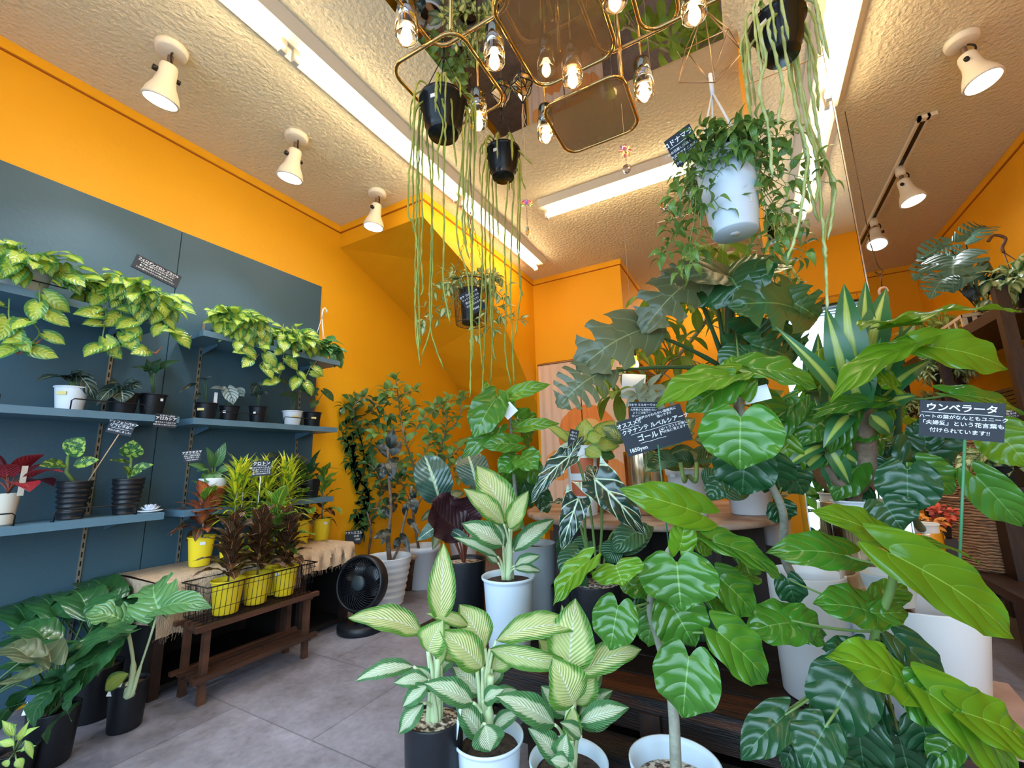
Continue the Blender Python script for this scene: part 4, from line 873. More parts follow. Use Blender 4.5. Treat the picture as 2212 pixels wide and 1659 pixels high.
B1=[([(795,1205),(800,1130),(768,1065),(742,1025),(745,975)],.010),([(765,1060),(775,1000),(768,940),(765,880),(785,858)],.007),([(800,1130),(825,1060),(805,1010),(780,1000)],.006),([(768,940),(742,955),(715,965)],.004),([(790,855),(820,880),(838,900)],.004),([(768,900),(800,890),(825,870)],.004),([(745,975),(725,940),(735,910)],.003),([(742,1025),(722,1010),(715,1040)],.003),([(768,1065),(745,1075),(740,1110)],.003),([(800,1130),(775,1120),(765,1150)],.004),([(800,1100),(830,1095),(860,1080)],.004),([(805,1150),(790,1130),(745,1130)],.003),([(765,880),(750,865),(735,880)],.003),([(775,1000),(800,975),(815,965)],.003),([(825,1060),(850,1050),(865,1030)],.004),([(765,920),(790,925),(810,915)],.003),([(742,960),(735,985),(725,1000)],.003)]
for pts,r in B1: branch(lf,st,[A(p[0],p[1],d+rj(.10)) for p in pts],r,.018,.085,.05,'oval',t0=.25,bend=.12)
fin(t,lf,st,FIC,BARKB)
p=A(763,1160,3.05);card('name_card','black card with white writing at the foot of the dark ficus behind the burlap table',p,.11,.09,4,[('フランスゴム',.22,0,.6,.02),('の木',.2,.4,.1,.02),('1200',.2,.5,-.4,.01)],stake=(p,V((p.x-.02,p.y+.03,.2)),WOODST,.002))
c=onz(962,1250,0)+V((.0,.25,0));t=thing('variegated_rubber_plant','variegated rubber plant in a plain white pot between the ficus pot and the black pot','potted plant',c)
pot(t,c,.12,.10,.28,WHITEP,'flat');lf,st=MB(),MB();d=3.1
st.tube([c+V((0,0,.25)),A(950,1130,d),A(948,1060,d)],.008,n=6)
PL(lf,[(948,1120,912,1160,24,d-.1,-.1),(960,1125,985,1165,20,d-.1,-.1),(955,1110,1000,1120,22,d,-.1),(950,1100,905,1125,18,d,0),(945,1090,915,1070,20,d,0),(950,1150,935,1185,20,d-.1,-.1),(965,1080,1005,1060,22,d,.1)],'oval',bend=.12,rows=9,cols=4);fin(t,lf,st,ELASG,BARKB)
# calathea in the black pot, on the stand
d=1.92;c=A(1003,1330,d);c.z=.203
t=thing('potted_calathea','large calathea with striped leaves and a maroon underside in a big matte black pot','potted plant',c)
pot(t,c,.10,.088,A(1003,1213,d).z-.2,BLACKP,'flat',PERL,.02,n=48)
lf,st,l2=MB(),MB(),MB();top=c+V((0,0,A(1003,1213,d).z-.23))
L_=[(950,1085,920,985,78,d,0,0,dict(prof='round')),(1030,1050,1010,975,70,d+.05,.1,0,dict(prof='round')),(960,1130,900,1165,30,d-.1,-.05,0,{}),(985,1140,1030,1100,40,d+.1,.1,0,{}),(970,1145,1020,1175,22,d-.1,-.05),(1010,1090,1050,1040,40,d+.15,.1)]
for a in PL(lf,L_,'oval',bend=.12,fold=.1,wave=.1,rows=14,cols=8): st.tube(bez(top,(top+a)/2+V((0,0,.03)),a,6),.004,n=6)
for a in PL(l2,[(1000,1150,925,1085,95,d-.08,-.1,0,dict(prof='round')),(1005,1140,1010,1065,70,d-.05,-.05,0,dict(prof='round'))],'oval',bend=-.1,fold=.25,wave=.16,rows=14,cols=8): st.tube(bez(top,(top+a)/2,a,6),.005,n=6)
fin(t,lf,st,CALA,STEMR);l2.build('maroon_underside_leaves',CALP,t)
# ---------- monstera group at the lower left ----------
def monst(name,label,c,r,h,mat,L_,d0,stemm=STEMD,lm=MON,style='flat',**kw):
    c=V(c);t=thing(name,label,'potted plant',c);pot(t,c,r,r*.85,h,mat,style)
    lf,st=MB(),MB();top=c+V((0,0,h-.02))
    k=dict(prof='heart',cord=.28,bend=.18,fold=.1,wave=.06,rows=14,cols=10);k.update(kw)
    for a in PL(lf,L_,**k): st.tube(bez(top+V((rj(.02),rj(.02),0)),(top+a)/2+V((rj(.03),rj(.03),.06)),a,8),[.005,.005,.004,.004,.004,.003,.003,.003,.003],n=6)
    fin(t,lf,st,lm,stemm);return t
UP=V((-.05,-.1,1))
c=onz(268,1572,0)
t=monst('potted_monstera','young monstera with two upright petioles and a curled yellow leaf, small black pot',c,.058,.155,BLACKP,[(272,1345,212,1375,0,1.5,0)],1.5)
for ch in list(t.children):
    if ch.name.startswith(('foliage','stems')): bpy.data.objects.remove(ch)
lf,st,yl=MB(),MB(),MB();tp=c+V((0,0,.14))
for P,r in(([(285,1500,1.46),(300,1450,1.46),(325,1375,1.46),(342,1318,1.46)],.006),([(278,1500,1.46),(288,1440,1.46),(280,1380,1.46),(272,1345,1.46)],.009)): st.tube(catm([tp]+AX(P,1.46),5),[r*1.6]*6+[r]*5+[r*.6]*20,n=7)
PL(lf,[(342,1316,330,1250,90,1.46,.12,0,dict(cuts=2)),(345,1316,450,1302,62,1.46,-.02,0,dict(cuts=0)),(272,1345,190,1318,72,1.46,-.05,0,dict(cuts=2)),(275,1342,300,1300,60,1.46,.03,0,{})],'heart',nrm=V((.15,-.55,.8)),cord=.25,bend=.12,fold=.12,wave=.05,rows=14,cols=10)
PL(yl,[(278,1455,222,1492,34,1.42,-.03)],'oval',fold=.4,rows=10,cols=6)
fin(t,lf,st,LEAF('monstera_light_leaf',(.10,.24,.075),vein=(.22,.42,.16),nv=7,vfade=.5,rough=.25,bump=.8,tr=.25),STEMP);yl.build('curled_leaf',LIME,t)
tagcard(t,c+V((.01,-.045,.15)),.03,.05)
c2=onz(100,1650,0);t=monst('potted_monstera','large glossy monstera in a black pot at the lower left with a white label',c2,.065,.16,BLACKP,
 [(180,1400,100,1440,77,1.35,-.05),(235,1370,205,1450,90,1.4,-.1),(95,1380,15,1350,87,1.4,0),(120,1330,60,1290,68,1.6,.1),(140,1395,20,1430,75,1.3,-.1,0,dict(cuts=2)),(190,1320,130,1265,82,1.65,.1),(235,1300,175,1240,75,1.75,.1),(60,1350,-10,1300,75,1.6,.1),(200,1400,260,1360,50,1.45,.1),(130,1470,90,1530,75,1.3,-.1),(230,1400,165,1480,100,1.32,-.1,0,{}),(250,1290,185,1345,75,1.6,-.1),(140,1290,60,1330,87,1.7,-.1),(110,1500,60,1570,80,1.22,-.05),(60,1440,-40,1455,90,1.2,0),(185,1440,120,1500,90,1.25,-.05),(170,1490,140,1560,70,1.2,-.03),(270,1370,150,1420,90,1.35,-.1),(80,1400,-20,1380,100,1.4,0),(120,1470,20,1520,110,1.3,-.03),(60,1520,-20,1570,100,1.25,0),(150,1540,90,1600,60,1.25,-.03),(200,1440,140,1395,90,1.35,.05),(30,1370,100,1340,90,1.5,.05),(10,1480,60,1430,80,1.35,.03)],1.4,nrm=UP)
tagcard(t,A(72,1528,1.22),.036,.034,roll=.1);tagcard(t,A(75,1508,1.218),.036,.016,M('tag_blue',(.02,.08,.2),.4),roll=.1)
c3=V((-2.28,.80,0));monst('potted_monstera','monstera with dark split leaves behind the others against the slate board',c3,.075,.18,BLACKP,
 [(215,1270,165,1245,70,1.95,.05,0,dict(cuts=2)),(290,1265,240,1290,87,1.9,-.1),(330,1270,380,1240,62,1.9,.1,0,dict(cuts=2)),(160,1290,90,1268,75,1.9,.1),(60,1300,0,1320,75,1.9,-.1),(270,1300,330,1330,75,1.8,-.1),(300,1290,360,1310,70,1.8,-.1,0,dict(cuts=2)),(200,1300,140,1340,75,1.8,-.1),(110,1290,40,1260,62,1.95,0),(250,1330,215,1380,68,1.75,-.1)],1.9,nrm=UP)
c_4=V((-1.86,.30,0));monst('potted_monstera','monstera cut off by the left edge of the photo, its pot in shadow',c_4,.08,.2,BLACKP,
 [(60,1420,-30,1400,75,1.15,0),(50,1470,-40,1500,75,1.1,0),(110,1430,80,1390,57,1.2,.1)],1.2,nrm=UP,lm=MONU)
c5=onz(20,1700,0);t=thing('potted_schefflera','small leafy plant with long bright leaves in the bottom left corner of the photo','potted plant',c5)
pot(t,c5,.05,.04,.10,BLACKP,'lip');lf,st=MB(),MB();z=c5+V((0,0,.09))
PLs=[(40,1600,60,1560,14,.95,0),(50,1590,80,1570,12,.95,0),(30,1590,5,1555,16,.95,0),(30,1610,-5,1600,16,.93,0),(20,1640,8,1659,16,.92,0),(45,1620,75,1610,13,.95,0),(35,1640,50,1660,16,.92,0),(20,1580,35,1560,12,.95,.03),(55,1600,72,1640,13,.93,0)]
for a in PL(lf,PLs,'lance',bend=.1): st.tube(bez(z,(z+a)/2,a,5),.0015,n=5)
fin(t,lf,st,LIME)
random.seed(21)
# ---------- hanging rhipsalis ----------
def rstring(st,P,r=.0045,fork=True):
    Q=catm(P,5);pts=[Q[0]];
    for i in range(1,len(Q)):
        a,b=Q[i-1],Q[i];L_=(b-a).length;k=max(1,int(L_/.022))
        for j in range(1,k+1): pts.append(a+(b-a)*(j/k)+V((rj(.0018),rj(.0018),0)))
    R=[r*(.72+.5*abs(math.sin(i*1.45))) for i in range(len(pts))];R[-1]=r*.3
    st.tube(pts,R,n=5)
def rhip(label,px,py,pyb,d,r,strings,mat,ztop,gp,hook=None,nsh=14,rs=.0032,h=.13):
    top=A(px,py,d);c=top-V((0,0,h))
    t=thing('hanging_rhipsalis',label,'hanging plant',c,gp)
    pot(t,c,r,r*.68,h,BLACKG,'fluted',SOIL,.015)
    potsticker(t,c,r,r*.68,h,.72,-.5,.009,.007)
    hk=V((c.x,c.y,ztop));m=MB();kn=top+V((0,0,.20))
    for k in range(3): a=k*2.1+.4;m.tube([top+V((r*1.05*math.cos(a),r*1.05*math.sin(a),-.01)),kn],.0016,n=5)
    m.tube([kn-V((0,0,.03)),kn+V((0,0,.03))],.005,n=6);m.tube([kn+V((0,0,.03)),kn+V((0,.012,.05)),kn+V((0,.0,.07)),kn+V((0,-.012,.055))],.004,n=6)
    m.build('hanger',BLACKG,t)
    if ztop>kn.z+.06: MB().tube([kn+V((0,0,.065)),hk],.0012,n=5).build('hanging_wire',BWIRE,t)
    st=MB()
    for S in strings:
        x0,y0,dd=S[0];a=A(x0,y0,d+dd) ;a_=top+V((rj(r*.4),rj(r*.4),-.005))
        P=[a_,a_+V((0,0,.02))]+[A(p[0],p[1],d+(p[2] if len(p)>2 else dd)) for p in S]
        rstring(st,P,rs)
    for k in range(nsh):
        an=random.random()*6.28;e=V((math.cos(an),math.sin(an),0));p=top+e*r*.5;rstring(st,[p,p+e*r*.5+V((0,0,.035)),p+e*(r*.9)-V((0,0,.01)),p+e*(r*.95)-V((0,0,random.uniform(.05,.22)))],rs*.9)
    o=st.build('trailing_stems',mat,t);return t
rhip('black pot of rhipsalis with a dense bunch of long hanging stems, left of the chandelier',958,222,310,1.5,.078,[
 [(905,225,-.05),(890,320),(880,450),(895,490),(903,560),(897,640),(900,700),(905,760)],[(912,225,0),(902,300),(900,420),(898,560),(898,700),(908,790)],[(915,225,.03),(905,330),(905,480),(905,600),(906,700),(908,745)],[(918,230,0),(912,350),(912,470),(910,560),(914,620),(910,640)],
 [(925,240,.05),(922,300),(930,380),(935,520),(932,650),(930,705),(912,770)],[(930,235,.05),(935,330),(932,500),(930,700),(960,800)],[(955,215,-.09),(962,260),(962,300),(958,400),(960,480),(958,560),(958,620),(972,700)],
 [(940,215,-.08),(958,270),(945,330),(948,395)],[(975,220,-.07),(980,300),(985,360)],[(1005,230,0),(1000,330),(990,430),(988,520),(1010,600),(1018,720),(1015,860)],[(1010,235,0),(1010,330),(1003,420),(1000,500),(1015,560)],[(1015,230,.02),(1018,300),(1012,400),(1010,470),(1018,520),(1020,640),(1022,780)],[(1018,235,.03),(1025,300),(1022,420),(1020,560)],[(1002,230,.04),(1003,300),(1000,380),(1003,460),(1008,540)],[(900,232,.02),(893,340),(893,500)]],
 RHIP,2.66,'hanging pots of rhipsalis',nsh=18)
rhip('smaller black pot of rhipsalis hanging lower and farther back, right of the dense one',1086,328,400,1.9,.072,[
 [(1058,335,0),(1050,420),(1048,520),(1050,650),(1045,780),(1042,870)],[(1062,335,0),(1056,400),(1058,520),(1060,650),(1065,750),(1072,780)],[(1066,335,.02),(1065,450),(1066,600),(1064,700),(1060,830)],[(1070,335,0),(1072,430),(1078,520)],[(1052,335,-.02),(1040,420),(1042,560),(1040,640),(1036,700),(1042,800)],
 [(1100,335,0),(1095,420),(1090,520),(1093,640),(1092,760),(1104,835)],[(1108,335,0),(1110,400),(1105,520),(1103,650),(1108,760),(1110,830)],[(1115,330,0),(1120,400),(1118,520),(1125,620),(1118,690),(1112,730)],[(1122,335,.02),(1123,450),(1122,600),(1130,640)],[(1112,320,-.02),(1150,356)],[(1120,370,.02),(1135,410)]],
 RHIP,2.69,'hanging pots of rhipsalis',nsh=12,rs=.0036)
rhip('black pot of pale rhipsalis tipped in view at the top right before the mirrored pillar',1678,48,165,1.22,.066,[
 [(1700,60,0),(1715,120),(1735,200),(1745,260),(1765,330),(1772,420),(1780,520),(1785,560)],[(1705,60,.02),(1725,150),(1738,230),(1760,300),(1790,370),(1800,430),(1782,500),(1785,600),(1787,670)],[(1740,80,0),(1748,160),(1762,250),(1778,330),(1803,400),(1800,450),(1788,520)],[(1645,60,-.08),(1655,130),(1640,190),(1655,260),(1665,320),(1668,380)],[(1660,50,-.09),(1672,110),(1690,180),(1688,220),(1680,270)],[(1690,60,-.06),(1703,150),(1722,240),(1735,300),(1745,340),(1735,420),(1722,500),(1700,560)],[(1620,100,0),(1615,200),(1630,300)],[(1750,90,.03),(1765,180),(1768,240)],[(1710,60,0),(1730,200),(1742,270),(1760,330),(1768,400),(1760,440)],[(1698,60,.03),(1715,200),(1740,330),(1750,420),(1770,480)],
 [(1745,20,.04),(1765,80),(1772,120)]],RHIG,2.70,None,nsh=16,rs=.0042,h=.115)
# hoya in a wire basket, hung by chains
d=2.3;c=A(1018,700,d);t=thing('hanging_hoya_basket','variegated hoya in a round wire basket hung on thin chains in front of the staircase','hanging plant',c)
m=MB();R0,R1,hh=.082,.098,.23
for z,r,w in((0,R0,.002),(hh,R1,.003),(hh*.5,.09,.001),(hh*.75,.094,.001),(hh*.25,.086,.001)): m.tube([c+V((r*math.cos(a*PI/16),r*math.sin(a*PI/16),z)) for a in range(32)],w,n=4,closed=True)
for k in range(40):
    a=2*PI*k/40;m.tube([c+V((R0*math.cos(a),R0*math.sin(a),0)),c+V((R1*math.cos(a),R1*math.sin(a),hh))],.0009,n=4)
for k in range(9): y=-.07+k*.0175;w=math.sqrt(max(0,R0**2-y*y));m.tube([c+V((-w,y,0)),c+V((w,y,0))],.0009,n=4)
m.build('wire_basket',BWIRE,t)
pot(t,c+V((0,0,.003)),.062,.05,.19,BLACKP,'flat',name='inner_pot')
top=c+V((0,0,hh));kn=top+V((0,0,.42));m=MB()
for k in range(3):
    a=k*2.1;p=top+V((R1*math.cos(a),R1*math.sin(a),0));n_=16
    for i in range(n_):
        u=p+(kn-p)*(i/n_);w=p+(kn-p)*((i+1)/n_);mid=(u+w)/2;dv=(w-u)/2;s=dv.orthogonal().normalized() if i%2 else dv.cross(dv.orthogonal()).normalized()
        m.tube([mid+dv*math.cos(b)*1.15+s*.006*math.sin(b) for b in [j*PI/4 for j in range(8)]],.0012,n=4,closed=True)
m.build('chains',BWIRE,t);hk=V((kn.x,kn.y,H));MB().tube([kn,kn+V((0,.01,.05)),hk],.003,n=5).build('hanging_hook',BLACKG,t)
lf,st=MB(),MB()
for k in range(34):
    an=random.random()*6.28;e=V((math.cos(an),math.sin(an),0));p=top+e*.05-V((0,0,.02));L_=random.uniform(.03,.12)
    P=bez(p,p+e*L_*.6+V((0,0,.09)),p+e*L_+V((0,0,rj(.05)+.03)),5);st.tube(P,.0015,n=4);branch(lf,None,[P[1],P[3],P[5]],.001,.03,.05,.026,'oval',t0=0,tip=2,bend=.1)
for P in ([(960,600),(935,630),(925,665),(915,690)],[(985,640),(960,680),(935,690),(918,698)],[(1060,620),(1085,640),(1090,670),(1105,690),(1125,690)],[(1055,600),(1080,600),(1095,618),(1092,640)],[(1050,640),(1055,690),(1065,712)],[(1020,690),(1030,700),(1028,725)],[(970,620),(955,640),(960,665)],[(1070,660),(1080,680),(1085,685)],[(1000,600),(975,598),(968,610)]):
    branch(lf,st,AX(P,2.22),.002,.022,.055,.028,'oval',t0=.1,tip=3,bend=.1)
fin(t,lf,st,HOYV,STEM)
card('name_card','black card with slanted white writing tied to the wire hoya basket',c+(CAM-c).normalized()*.1+V((.01,0,.12)),.10,.12,28,[('ホヤ カルノーサ',.12,0,.7,.02),('ワックスのような',.1,0,.4,.01),('葉が人気です!',.1,0,.1,.01),('日光を好みます',.1,0,-.2,.01),('Pixie!',.14,0,-.6,.02)])
# ---------- hoya/codonanthe in the pale pot ----------
d=1.3;top=A(1568,352,d);hh=.235;c=top-V((0,0,hh));R0=.088
t=thing('hanging_codonanthe','trailing codonanthe with tiny white flowers in a pale blue hanging pot','hanging plant',c)
pot(t,c,R0,.062,hh,BLUEWP,'lip',SOIL,.015,n=56)
MB().lathe([(0,-.0015),(.0135,-.0015),(.0135,0)],c,24).build('base_disc',WHITEP,t)
sticker(t,A(1607,432,d-.085),.02,.011,YSTICK)
kn=A(1535,170,d+.02);m=MB()
for k in range(4): a=k*PI/2+.5;m.tube([top+V((R0*math.cos(a),R0*math.sin(a),-.01)),kn-V((0,0,.05))],.0028,n=5)
m.tube([kn-V((0,0,.06)),kn-V((0,0,.02)),kn+V((0,0,.015)),kn+V((0,.012,.025)),kn+V((0,.02,.01))],.006,n=8);m.build('hanger',WHITEP,t)
lf,st,fl=MB(),MB(),MB()
V1=[[(1520,360),(1490,350),(1478,375),(1480,400)],[(1500,370),(1485,420),(1462,450),(1445,490)],[(1510,380),(1490,440),(1460,500),(1448,540),(1430,560)],[(1505,400),(1500,470),(1490,530),(1495,570)],[(1500,420),(1470,470),(1450,520),(1430,545)],[(1515,430),(1510,500),(1480,560),(1470,590)],[(1530,345),(1560,320),(1600,310),(1640,320)],[(1620,340),(1660,330),(1690,300),(1720,285)],[(1640,350),(1690,345),(1740,345),(1760,350)],[(1630,360),(1680,380),(1700,410),(1690,460)],[(1640,370),(1690,400),(1740,420),(1750,400)],[(1625,370),(1660,420),(1680,450),(1720,470),(1730,490)],[(1620,380),(1650,430),(1660,480),(1700,520),(1740,545)],[(1615,385),(1635,450),(1640,520),(1660,560)],[(1560,330),(1540,310),(1518,305),(1512,330)],[(1590,330),(1575,290),(1560,275)],[(1600,340),(1640,300),(1665,270)],[(1630,350),(1650,300),(1700,290)],[(1540,430),(1560,450),(1595,445),(1600,440)],[(1500,385),(1470,410),(1455,430)],[(1510,450),(1500,490),(1490,500),(1510,540)],[(1640,400),(1655,440),(1690,480),(1680,520)],[(1650,360),(1720,380),(1790,395)],[(1570,330),(1620,350),(1635,380),(1630,410)],[(1530,350),(1515,400),(1505,410)],[(1560,360),(1540,390),(1530,410)],[(1500,520),(1505,560),(1480,580)],[(1645,450),(1700,500),(1735,530),(1725,560)]]
for P in V1:
    dd=1.3+random.choice((-.09,-.06,.05,.1)) if abs(P[0][0]-1568)>30 else 1.22
    branch(lf,st,AX(P,dd),.0014,.020,.05,.021,'lance',t0=.05,tip=2,bend=.22,fold=.25)
for k in range(60):
    an=random.random()*6.28;e=V((math.cos(an),math.sin(an),0));p=top+e*R0*random.random();branch(lf,st,[p,p+e*.03+V((0,0,.04)),p+e*random.uniform(.03,.09)+V((0,0,rj(.05)))],.0013,.022,.048,.021,'lance',t0=.1,tip=3,bend=.2)
for px,py in((1545,340),(1598,345),(1510,365),(1520,358),(1505,372),(1530,350),(1488,420)):
    p=A(px,py,1.24)
    for k in range(5): a=k*2*PI/5;v=(RIGHT*math.cos(a)+UPC*math.sin(a));fl.leaf(p,p+v*.011-FWD*.003,.009,-FWD,'round',rows=4,cols=3)
fin(t,lf,st,HOYA,STEM);fl.build('flowers',M('white_petals',(.9,.88,.88),.5),t)
card('name_card','black square card with white writing hanging at an angle left of the pale hanging pot',A(1476,316,1.26),.078,.086,37,[('コドナマラ',.20,-.1,.6,.025),('_',.75,-.1,.33),('ﾌﾞﾙｰの日差しは強くなくて,',.105,0,.05,.015),('大丈夫です.この子は',.105,0,-.25,.015),('つるがのびてチューリ',.105,0,-.5,.015),('この先つぼみがたくさん',.095,0,-.75,.015)])
# himmeli
d=1.33;t=thing('wire_polyhedron','copper coloured open wire polyhedron above the pale hanging pot','ornament',A(1535,120,d))
ap=A(1520,20,d);bot=A(1535,178,d);up_=[A(*p) for p in((1478,107,d-.1),(1548,72,d+.10),(1606,110,d+.06),(1570,62,d-.12))];lo=[A(*p) for p in((1466,180,d-.08),(1480,108,d+.12),(1607,112,d-.02))]
m=MB();rg=[A(1480,107,d+.06),A(1573,62,d+.12),A(1605,112,d),A(1545,178,d-.12) ,A(1466,178,d-.08)]
for i,p in enumerate(rg): m.tube([p,rg[(i+1)%5]],.0017,n=6).tube([ap,p],.0017,n=6).tube([bot,p],.0017,n=6)
m.build('wire_frame',M('copper_wire',(.42,.26,.14),.35,metal=.8),t)
m=MB().tube([ap,V((ap.x,ap.y,H))],.001,n=4);m.build('hanging_line',BWIRE,t)
# ---------- chandelier ----------
t=thing('chandelier','large brass tube chandelier with rounded rectangular loops, smoked plates and glowing bulbs','chandelier',(-.4,1.15,2.2))
def rrect(x0,x1,y0,y1,z,rad=.055,r=.0062):
    P=[]
    for cx,cy,a0 in((x1-rad,y1-rad,0),(x0+rad,y1-rad,PI/2),(x0+rad,y0+rad,PI),(x1-rad,y0+rad,1.5*PI)):
        for k in range(7): a=a0+k*PI/12;P.append(V((cx+rad*math.cos(a),cy+rad*math.sin(a),z)))
    return P
def loop(x0,x1,y0,y1,z,plate=False):
    P=rrect(x0,x1,y0,y1,z);MB().tube(P,.0062,n=10,closed=True).build('brass_loop',GOLD,t)
    if plate:
        Q=rrect(x0+.008,x1-.008,y0+.008,y1-.008,z);n=len(Q);b=MB();b.add([p+V((0,0,.002)) for p in Q]+[p-V((0,0,.002)) for p in Q],[tuple(range(n)),tuple(range(2*n-1,n-1,-1))]+[(i,i+n,(i+1)%n+n,(i+1)%n) for i in range(n)],smooth=False);b.build('smoked_plate',SMOKE,t)
loop(-.915,-.64,.87,1.185,2.2);loop(-.52,-.235,.86,1.20,2.2,True);loop(-.55,-.245,1.275,1.56,2.2,True);loop(-.155,.13,.86,1.185,2.2);loop(-.76,-.47,.62,.93,2.24)
loop(-.32,-.05,1.02,1.32,2.34);loop(-.60,-.33,1.0,1.27,2.5)
def bulb(px,py,z,zc=None):
    b=onz(px,py,z);ct=b+V((0,0,.12))
    MB().lathe([(0,.135),(.026,.134),(.028,.125),(.028,.06),(.026,.058)],b,22).build('lamp_holder',CHROME,t)
    MB().lathe([(.028,.085),(.034,.07),(.034,-.005),(.032,-.005),(.032,.068)],b,26).build('glass_shade',GLASS,t)
    MB().lathe([(0,-.027),(.010,-.025),(.0165,-.012),(.017,0),(.012,.02),(.008,.034),(0,.034)],b,16).build('bulb',BULB,t)
    MB().tube([b+V((0,0,.13)),V((b.x,b.y,H-.01 if zc is None else zc))],.0035,n=6).build('rod',GOLD,t)
for px,py,z in((878,78,2.17),(1068,132,2.17),(1237,172,2.17),(1180,294,2.19),(1033,266,2.14),(1392,203,2.15),(1500,32,2.14),(1328,2,2.15),(1180,150,2.36)): bulb(px,py,z)
MB().tube([(-.66,.87,2.2),(-.66,.87,2.5),(-.40,.9,2.5),(-.38,1.0,2.2)],.005,n=8).build('connecting_arm',GOLD,t)
for x,y in((-.40,1.1),(-.25,1.3)): MB().tube([(x,y,2.2),(x,y,H-.02)],.006,n=8).build('stem_rod',GOLD,t)
MB().lathe([(0,0),(.12,0),(.125,-.02),(.12,-.035),(0,-.035)],(-.36,1.1,H-.006)).build('ceiling_plate',GOLD,t)
# geometric lanterns
def lantern(name,label,c,s,cat='ornament'):
    c=V(c);t=thing(name,label,cat,c);n=5;tp=c+V((0,0,s*.55));bt=c-V((0,0,s*.9));U=[c+V((s*.38*math.cos(a*2*PI/n),s*.38*math.sin(a*2*PI/n),s*.35)) for a in range(n)];W=[c+V((s*.5*math.cos(a*2*PI/n),s*.5*math.sin(a*2*PI/n),-.05*s)) for a in range(n)]
    m=MB();g=MB()
    for i in range(n):
        j=(i+1)%n
        for p,q in((tp,U[i]),(U[i],U[j]),(U[i],W[i]),(W[i],W[j]),(W[i],bt)): m.tube([p,q],s*.025,n=5)
        g.add([U[i],U[j],W[j],W[i]],[(0,1,2,3)],smooth=False).add([W[i],W[j],bt],[(0,1,2)],smooth=False)
    m.build('metal_frame',BLACKG,t);g.build('glass_panes',GLASS,t);MB().tube([tp,V((c.x,c.y,H-.01))],.001,n=4).build('hanging_line',BWIRE,t);return t
t=lantern('glass_terrarium','small black framed glass terrarium hanging below the chandelier with dangling roots',A(1128,185,1.38),.075)
m=MB();b=V(t.location)-V((0,0,.065))
for k in range(4): m.tube([b,b+V((rj(.008),rj(.008),-.05)),b+V((rj(.012),rj(.012),-.09-k*.02))],.0012,n=4)
m.build('roots',M('dry_root',(.5,.3,.15),.8),t)
lantern('glass_terrarium','black framed glass terrarium hanging above the smaller rhipsalis pot',A(1083,200,1.62),.085)
t=thing('lantern','small lantern with cream panes seen among the leaves in front of the bright window',"lantern",A(1768,715,1.75));c=V(t.location)
m=MB();r0,r1,hh=.038,.028,.07
for k in range(6): a=k*PI/3;m.tube([c+V((r0*math.cos(a),r0*math.sin(a),hh/2)),c+V((r1*math.cos(a),r1*math.sin(a),-hh/2))],.003,n=5)
for z,r in((hh/2,r0),(-hh/2,r1)): m.tube([c+V((r*math.cos(k*PI/3),r*math.sin(k*PI/3),z)) for k in range(6)],.0035,n=5,closed=True)
m.lathe([(0,.065),(.02,.05),(.045,.035)],c,6);m.tube([c+V((0,0,.06)),V((c.x,c.y,1.75))],.001,n=4);m.build('frame',BLACKG,t);MB().lathe([(r1-.002,-hh/2),(r0-.002,hh/2)],c,6).build('panes',M('milk_glass',(.8,.68,.5),.4),t)
MB().tube([(c.x,c.y,1.75),(c.x,c.y,H)],.0008,n=4).build('hanging_line',BWIRE,t)
# sun catchers
def catcher(label,px,py,d,colr,beads,drop,star=True):
    c=A(px,py,d);t=thing('sun_catcher',label,'ornament',c)
    MB().tube([c,V((c.x,c.y,H-.005))],.0007,n=4).build('thread',M('thread',(.7,.55,.35),.6) if 'thread' not in bpy.data.materials else bpy.data.materials['thread'],t)
    for k,cl in enumerate(colr):
        m=MB();n=len(colr);a=(k/n*2*PI) if star else (.25*PI+k/(n-1)*.5*PI) if k<n else 0
        v=RIGHT*math.cos(a)+UPC*math.sin(a) if star else RIGHT*math.cos(PI*(k/(n-1)))*1.1+UPC*(.25+.9*math.sin(PI*k/(n-1)))
        o=c-V((0,0,.015));m.leaf(o+v*.004,o+v*.026,.012,-FWD,'oval',rows=5,cols=4);m.build('petal',M('cg%d%d'%(px,k),cl,.1,trans=.5,coat=1),t)
    m=MB();z=.03
    for k in range(beads): m.sph(c-V((0,0,z)),.0032,8);z+=.011
    m.tube([c,c-V((0,0,z))],.0005,n=4);m.build('beads',CRYS,t)
    m=MB()
    if drop=='ball': m.sph(c-V((0,0,z+.014)),.016,8)
    else: m.lathe([(0,0),(.006,-.004),(.0085,-.02),(.007,-.032),(0,-.045)],c-V((0,0,z-.002)),6)
    for i in range(len(m.sm)): m.sm[i]=False
    m.build('crystal_drop',CRYS,t)
R_,P_,Y_,G_,B_=(.7,.04,.05),(.4,.05,.4),(.8,.5,.05),(.1,.35,.1),(.1,.12,.5)
catcher('colourful lotus sun catcher with a long crystal drop left of the short light',1137,438,1.75,(G_,Y_,R_,P_,B_,P_,R_,Y_,G_),7,'long',False)
catcher('red and yellow star sun catcher with a crystal ball under the smoked plate',1350,318,1.55,(R_,Y_,R_,P_,R_,Y_,R_,Y_),4,'ball')
catcher('plain crystal ball on a thread left of the pale hanging pot',1430,398,1.6,(),4,'ball')
random.seed(33)
